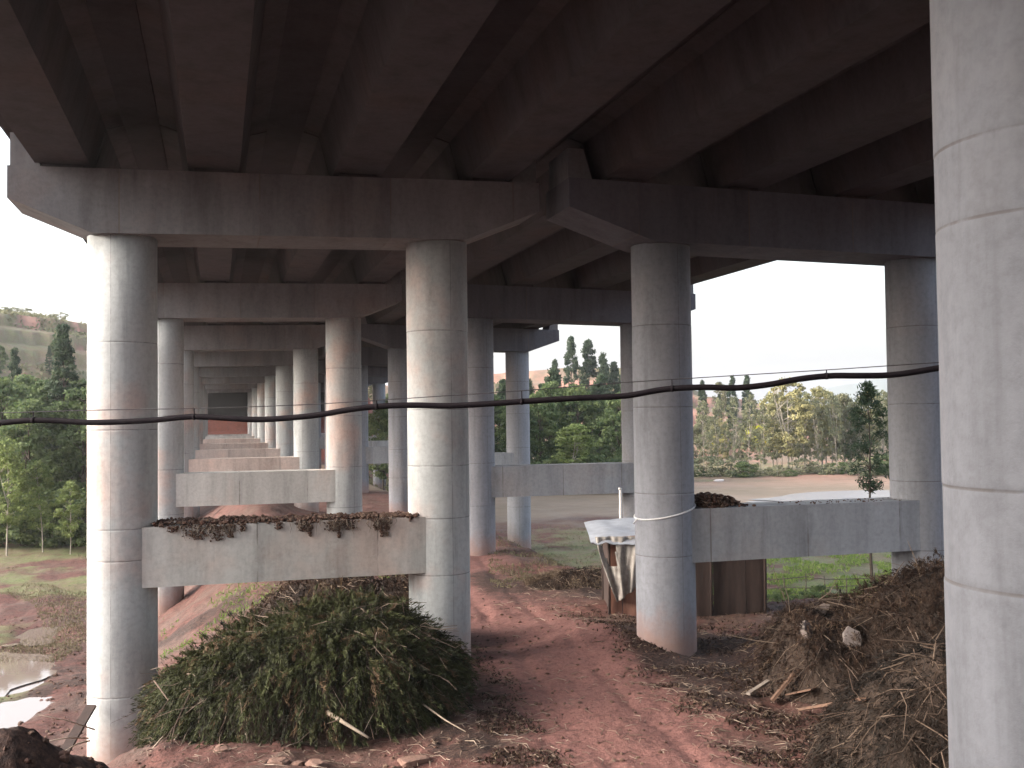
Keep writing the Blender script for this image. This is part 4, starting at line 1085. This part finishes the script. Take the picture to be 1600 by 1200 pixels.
# ------------------------------------------------------------------ ground clutter (uncountable)
rng = np.random.default_rng(3)
from mathutils.bvhtree import BVHTree
gob = bpy.data.objects['ground']
tree_bvh = BVHTree.FromPolygons([tuple(v) for v in V[:0]] or [tuple(map(float, p)) for p in np.stack([GX, GY, GZ], -1).reshape(-1, 3)], [tuple(map(int, f)) for f in quads])
def gtrue(x, y):
    h = tree_bvh.ray_cast(Vector((x, y, 60)), Vector((0, 0, -1)))
    return h[0].z if h[0] else gz(x, y)
mb = MB(); rd = random.Random(12)
for i in range(3300):
    if i % 3: px = rd.uniform(720, 1420); d = rd.uniform(17.6, 36) 
    else: px = rd.uniform(230, 1300); d = rd.uniform(17.5, 24)
    x, y = P(px, d)
    pdx = abs(x - (7.6 + .09 * (y - 22)))
    if pdx < 1.3 and rd.random() < .75: continue
    z = gtrue(x, y); L = rd.uniform(.06, .45) ; a = rd.uniform(0, 6.28); w = rd.uniform(.003, .009)
    mb.tube([(x, y, z + .012), (x + L * .5 * math.cos(a), y + L * .5 * math.sin(a), z + .02 + rd.random() * .04), (x + L * math.cos(a + .3), y + L * math.sin(a + .3), z + .012)], [w, w, w * .5], 3, cap=False, a=rd.random() ** 1.5)
obj('twig_litter', mb.mesh('twig_litter', M_twig), kind='stuff', label='thin dead twigs strewn over the red earth', cat='twigs')
def scat(n, pr, dr, f=None, zo=.05):
    out_ = []
    while len(out_) < n:
        px = rd.uniform(*pr); d = (rd.uniform(1 / dr[1], 1 / dr[0])) ** -1
        x, y = P(px, d)
        if f and not f(x, y): continue
        out_.append((x, y, gtrue(x, y) + zo))
    return out_
cl = lambda x, y: mnoise.noise((x * .5, y * .5, 0)) > -.05
scatter_blades('meadow_grass', scat(3800, (-60, 140), (36, 66), lambda x, y: mnoise.noise((x * .25, y * .12, 0)) > .12), L_straw, .2, .03, droop=-1.3, seed=4, label='patchy pale grass on the left meadow', cat='grass')
scatter_blades('field_grass', scat(12000, (1060, 1450), (42, 74), cl, .1), L_grass, .34, .06, droop=-1.3, seed=5, label='bright green grass of the near right field', cat='grass')
scatter_blades('dry_grass', scat(5000, (760, 980), (36, 80), cl), L_straw, .22, .03, droop=-1.1, seed=6, label='dry straw-coloured grass beside the path and behind it', cat='grass')
scatter_blades('leaf_litter', scat(9000, (740, 1440), (17.5, 32), lambda x, y: abs(x - (7.6 + .09 * (y - 22))) > 1.2 + .6 * rd.random() and cl(x * 1.7, y * 1.7), .03), L_dry, .11, .03, droop=0, seed=7, label='brown leaf litter covering the earth right of the path', cat='leaf litter')
scatter_blades('bank_grass', scat(3500, (250, 640), (26, 40), cl), L_grass, .2, .03, droop=-1.2, tone_rng=(0, .5), seed=8, label='thin grass on the red bank behind the brush pile', cat='grass')

# hillside scrub (uncountable)
hp = []
while len(hp) < 9000:
    px = rd.uniform(-120, 170) if len(hp) % 2 else rd.uniform(560, 1000); d = rd.uniform(120, 235); x, y = P(px, d)
    if mnoise.noise((x * .06, y * .05, 4)) < -.02: continue
    hp.append((x, y, gtrue(x, y) + rd.random() * .5))
scatter_blades('hillside_scrub', hp, L_olive, .8, .4, droop=-.6, seed=11, label='low dry scrub covering the bare hillsides', cat='scrub')

# clods of earth over the near ground (uncountable)
pts = []
for i in range(1300):
    px = rd.uniform(200, 1400); d = rd.uniform(17.6, 34); x, y = P(px, d); r_ = rd.uniform(.012, .05)
    pts.append((x, y, gtrue(x, y) + r_ * .2, r_))
for i in range(260):
    px = rd.uniform(-60, 260); d = rd.uniform(7.2, 10.5); x, y = P(px, d); r_ = rd.uniform(.012, .05)
    pts.append((x, y, gtrue(x, y) + r_ * .2, r_))
for i in range(350):
    px = rd.uniform(-20, 140); d = rd.uniform(22, 46); x, y = P(px, d); r_ = rd.uniform(.02, .07)
    pts.append((x, y, gtrue(x, y) + r_ * .2, r_))
obj('earth_clods', clod_mesh('earth_clods', pts, 31), kind='stuff', label='small clods of red earth scattered over the ground', cat='clods')

# ------------------------------------------------------------------ far small buildings
def hut(px, d, w, h, label):
    x, y = P(px, d); r = bpy.data.objects.new('farm_hut', None); C.objects.link(r); r.location = (x, y, gz(x, y)); r.rotation_euler = (0, 0, -R(HEAD) + .2)
    tag(r, label, 'hut')
    mb = MB(); mb.box(-w / 2, w / 2, -w * .3, w * .3, -.3, h); obj('wall', mb.mesh('wall', M_wallb), r)
    mb = MB(); mb.prism([(-w / 2 - .2, h + .003), (w / 2 + .2, h + .003), (w / 2 + .1, h + .12), (0, h + .7), (-w / 2 - .1, h + .12)][::-1], -w * .36, w * .36); obj('roof', mb.mesh('roof', M_roofb), r)
    mb = MB(); mb.box(-w * .1, w * .1, -w * .3 - .02, -w * .3 + .01, -.2, h * .8); obj('door', mb.mesh('door', M_window), r)
hut(108, 75, 1.7, 3.1, 'pale blue-roofed hut glimpsed among the left trees')
rock(1121, 131, .5, 'small white sheet lying at the foot of the trees across the field', M_white, 12, 'white_sheet', flat=.35, wide=1.6, cat='sheet')

# ------------------------------------------------------------------ haze
m = bpy.data.materials.new('haze'); m.use_nodes = True; nt = m.node_tree; nt.nodes.clear()
out = nt.nodes.new('ShaderNodeOutputMaterial'); pv = nt.nodes.new('ShaderNodeVolumePrincipled')
pv.inputs['Color'].default_value = (0.93, 0.95, 1.0, 1); pv.inputs['Density'].default_value = 0.00028; pv.inputs['Anisotropy'].default_value = 0.3
nt.links.new(pv.outputs[0], out.inputs['Volume'])
mb = MB(); mb.box(-3600, 3600, -3600, 3600, -12, 150)
HAZE = True
if HAZE: obj('haze', mb.mesh('haze', m), kind='stuff', label='thin pale haze that fades the far trees and hills', cat='haze')
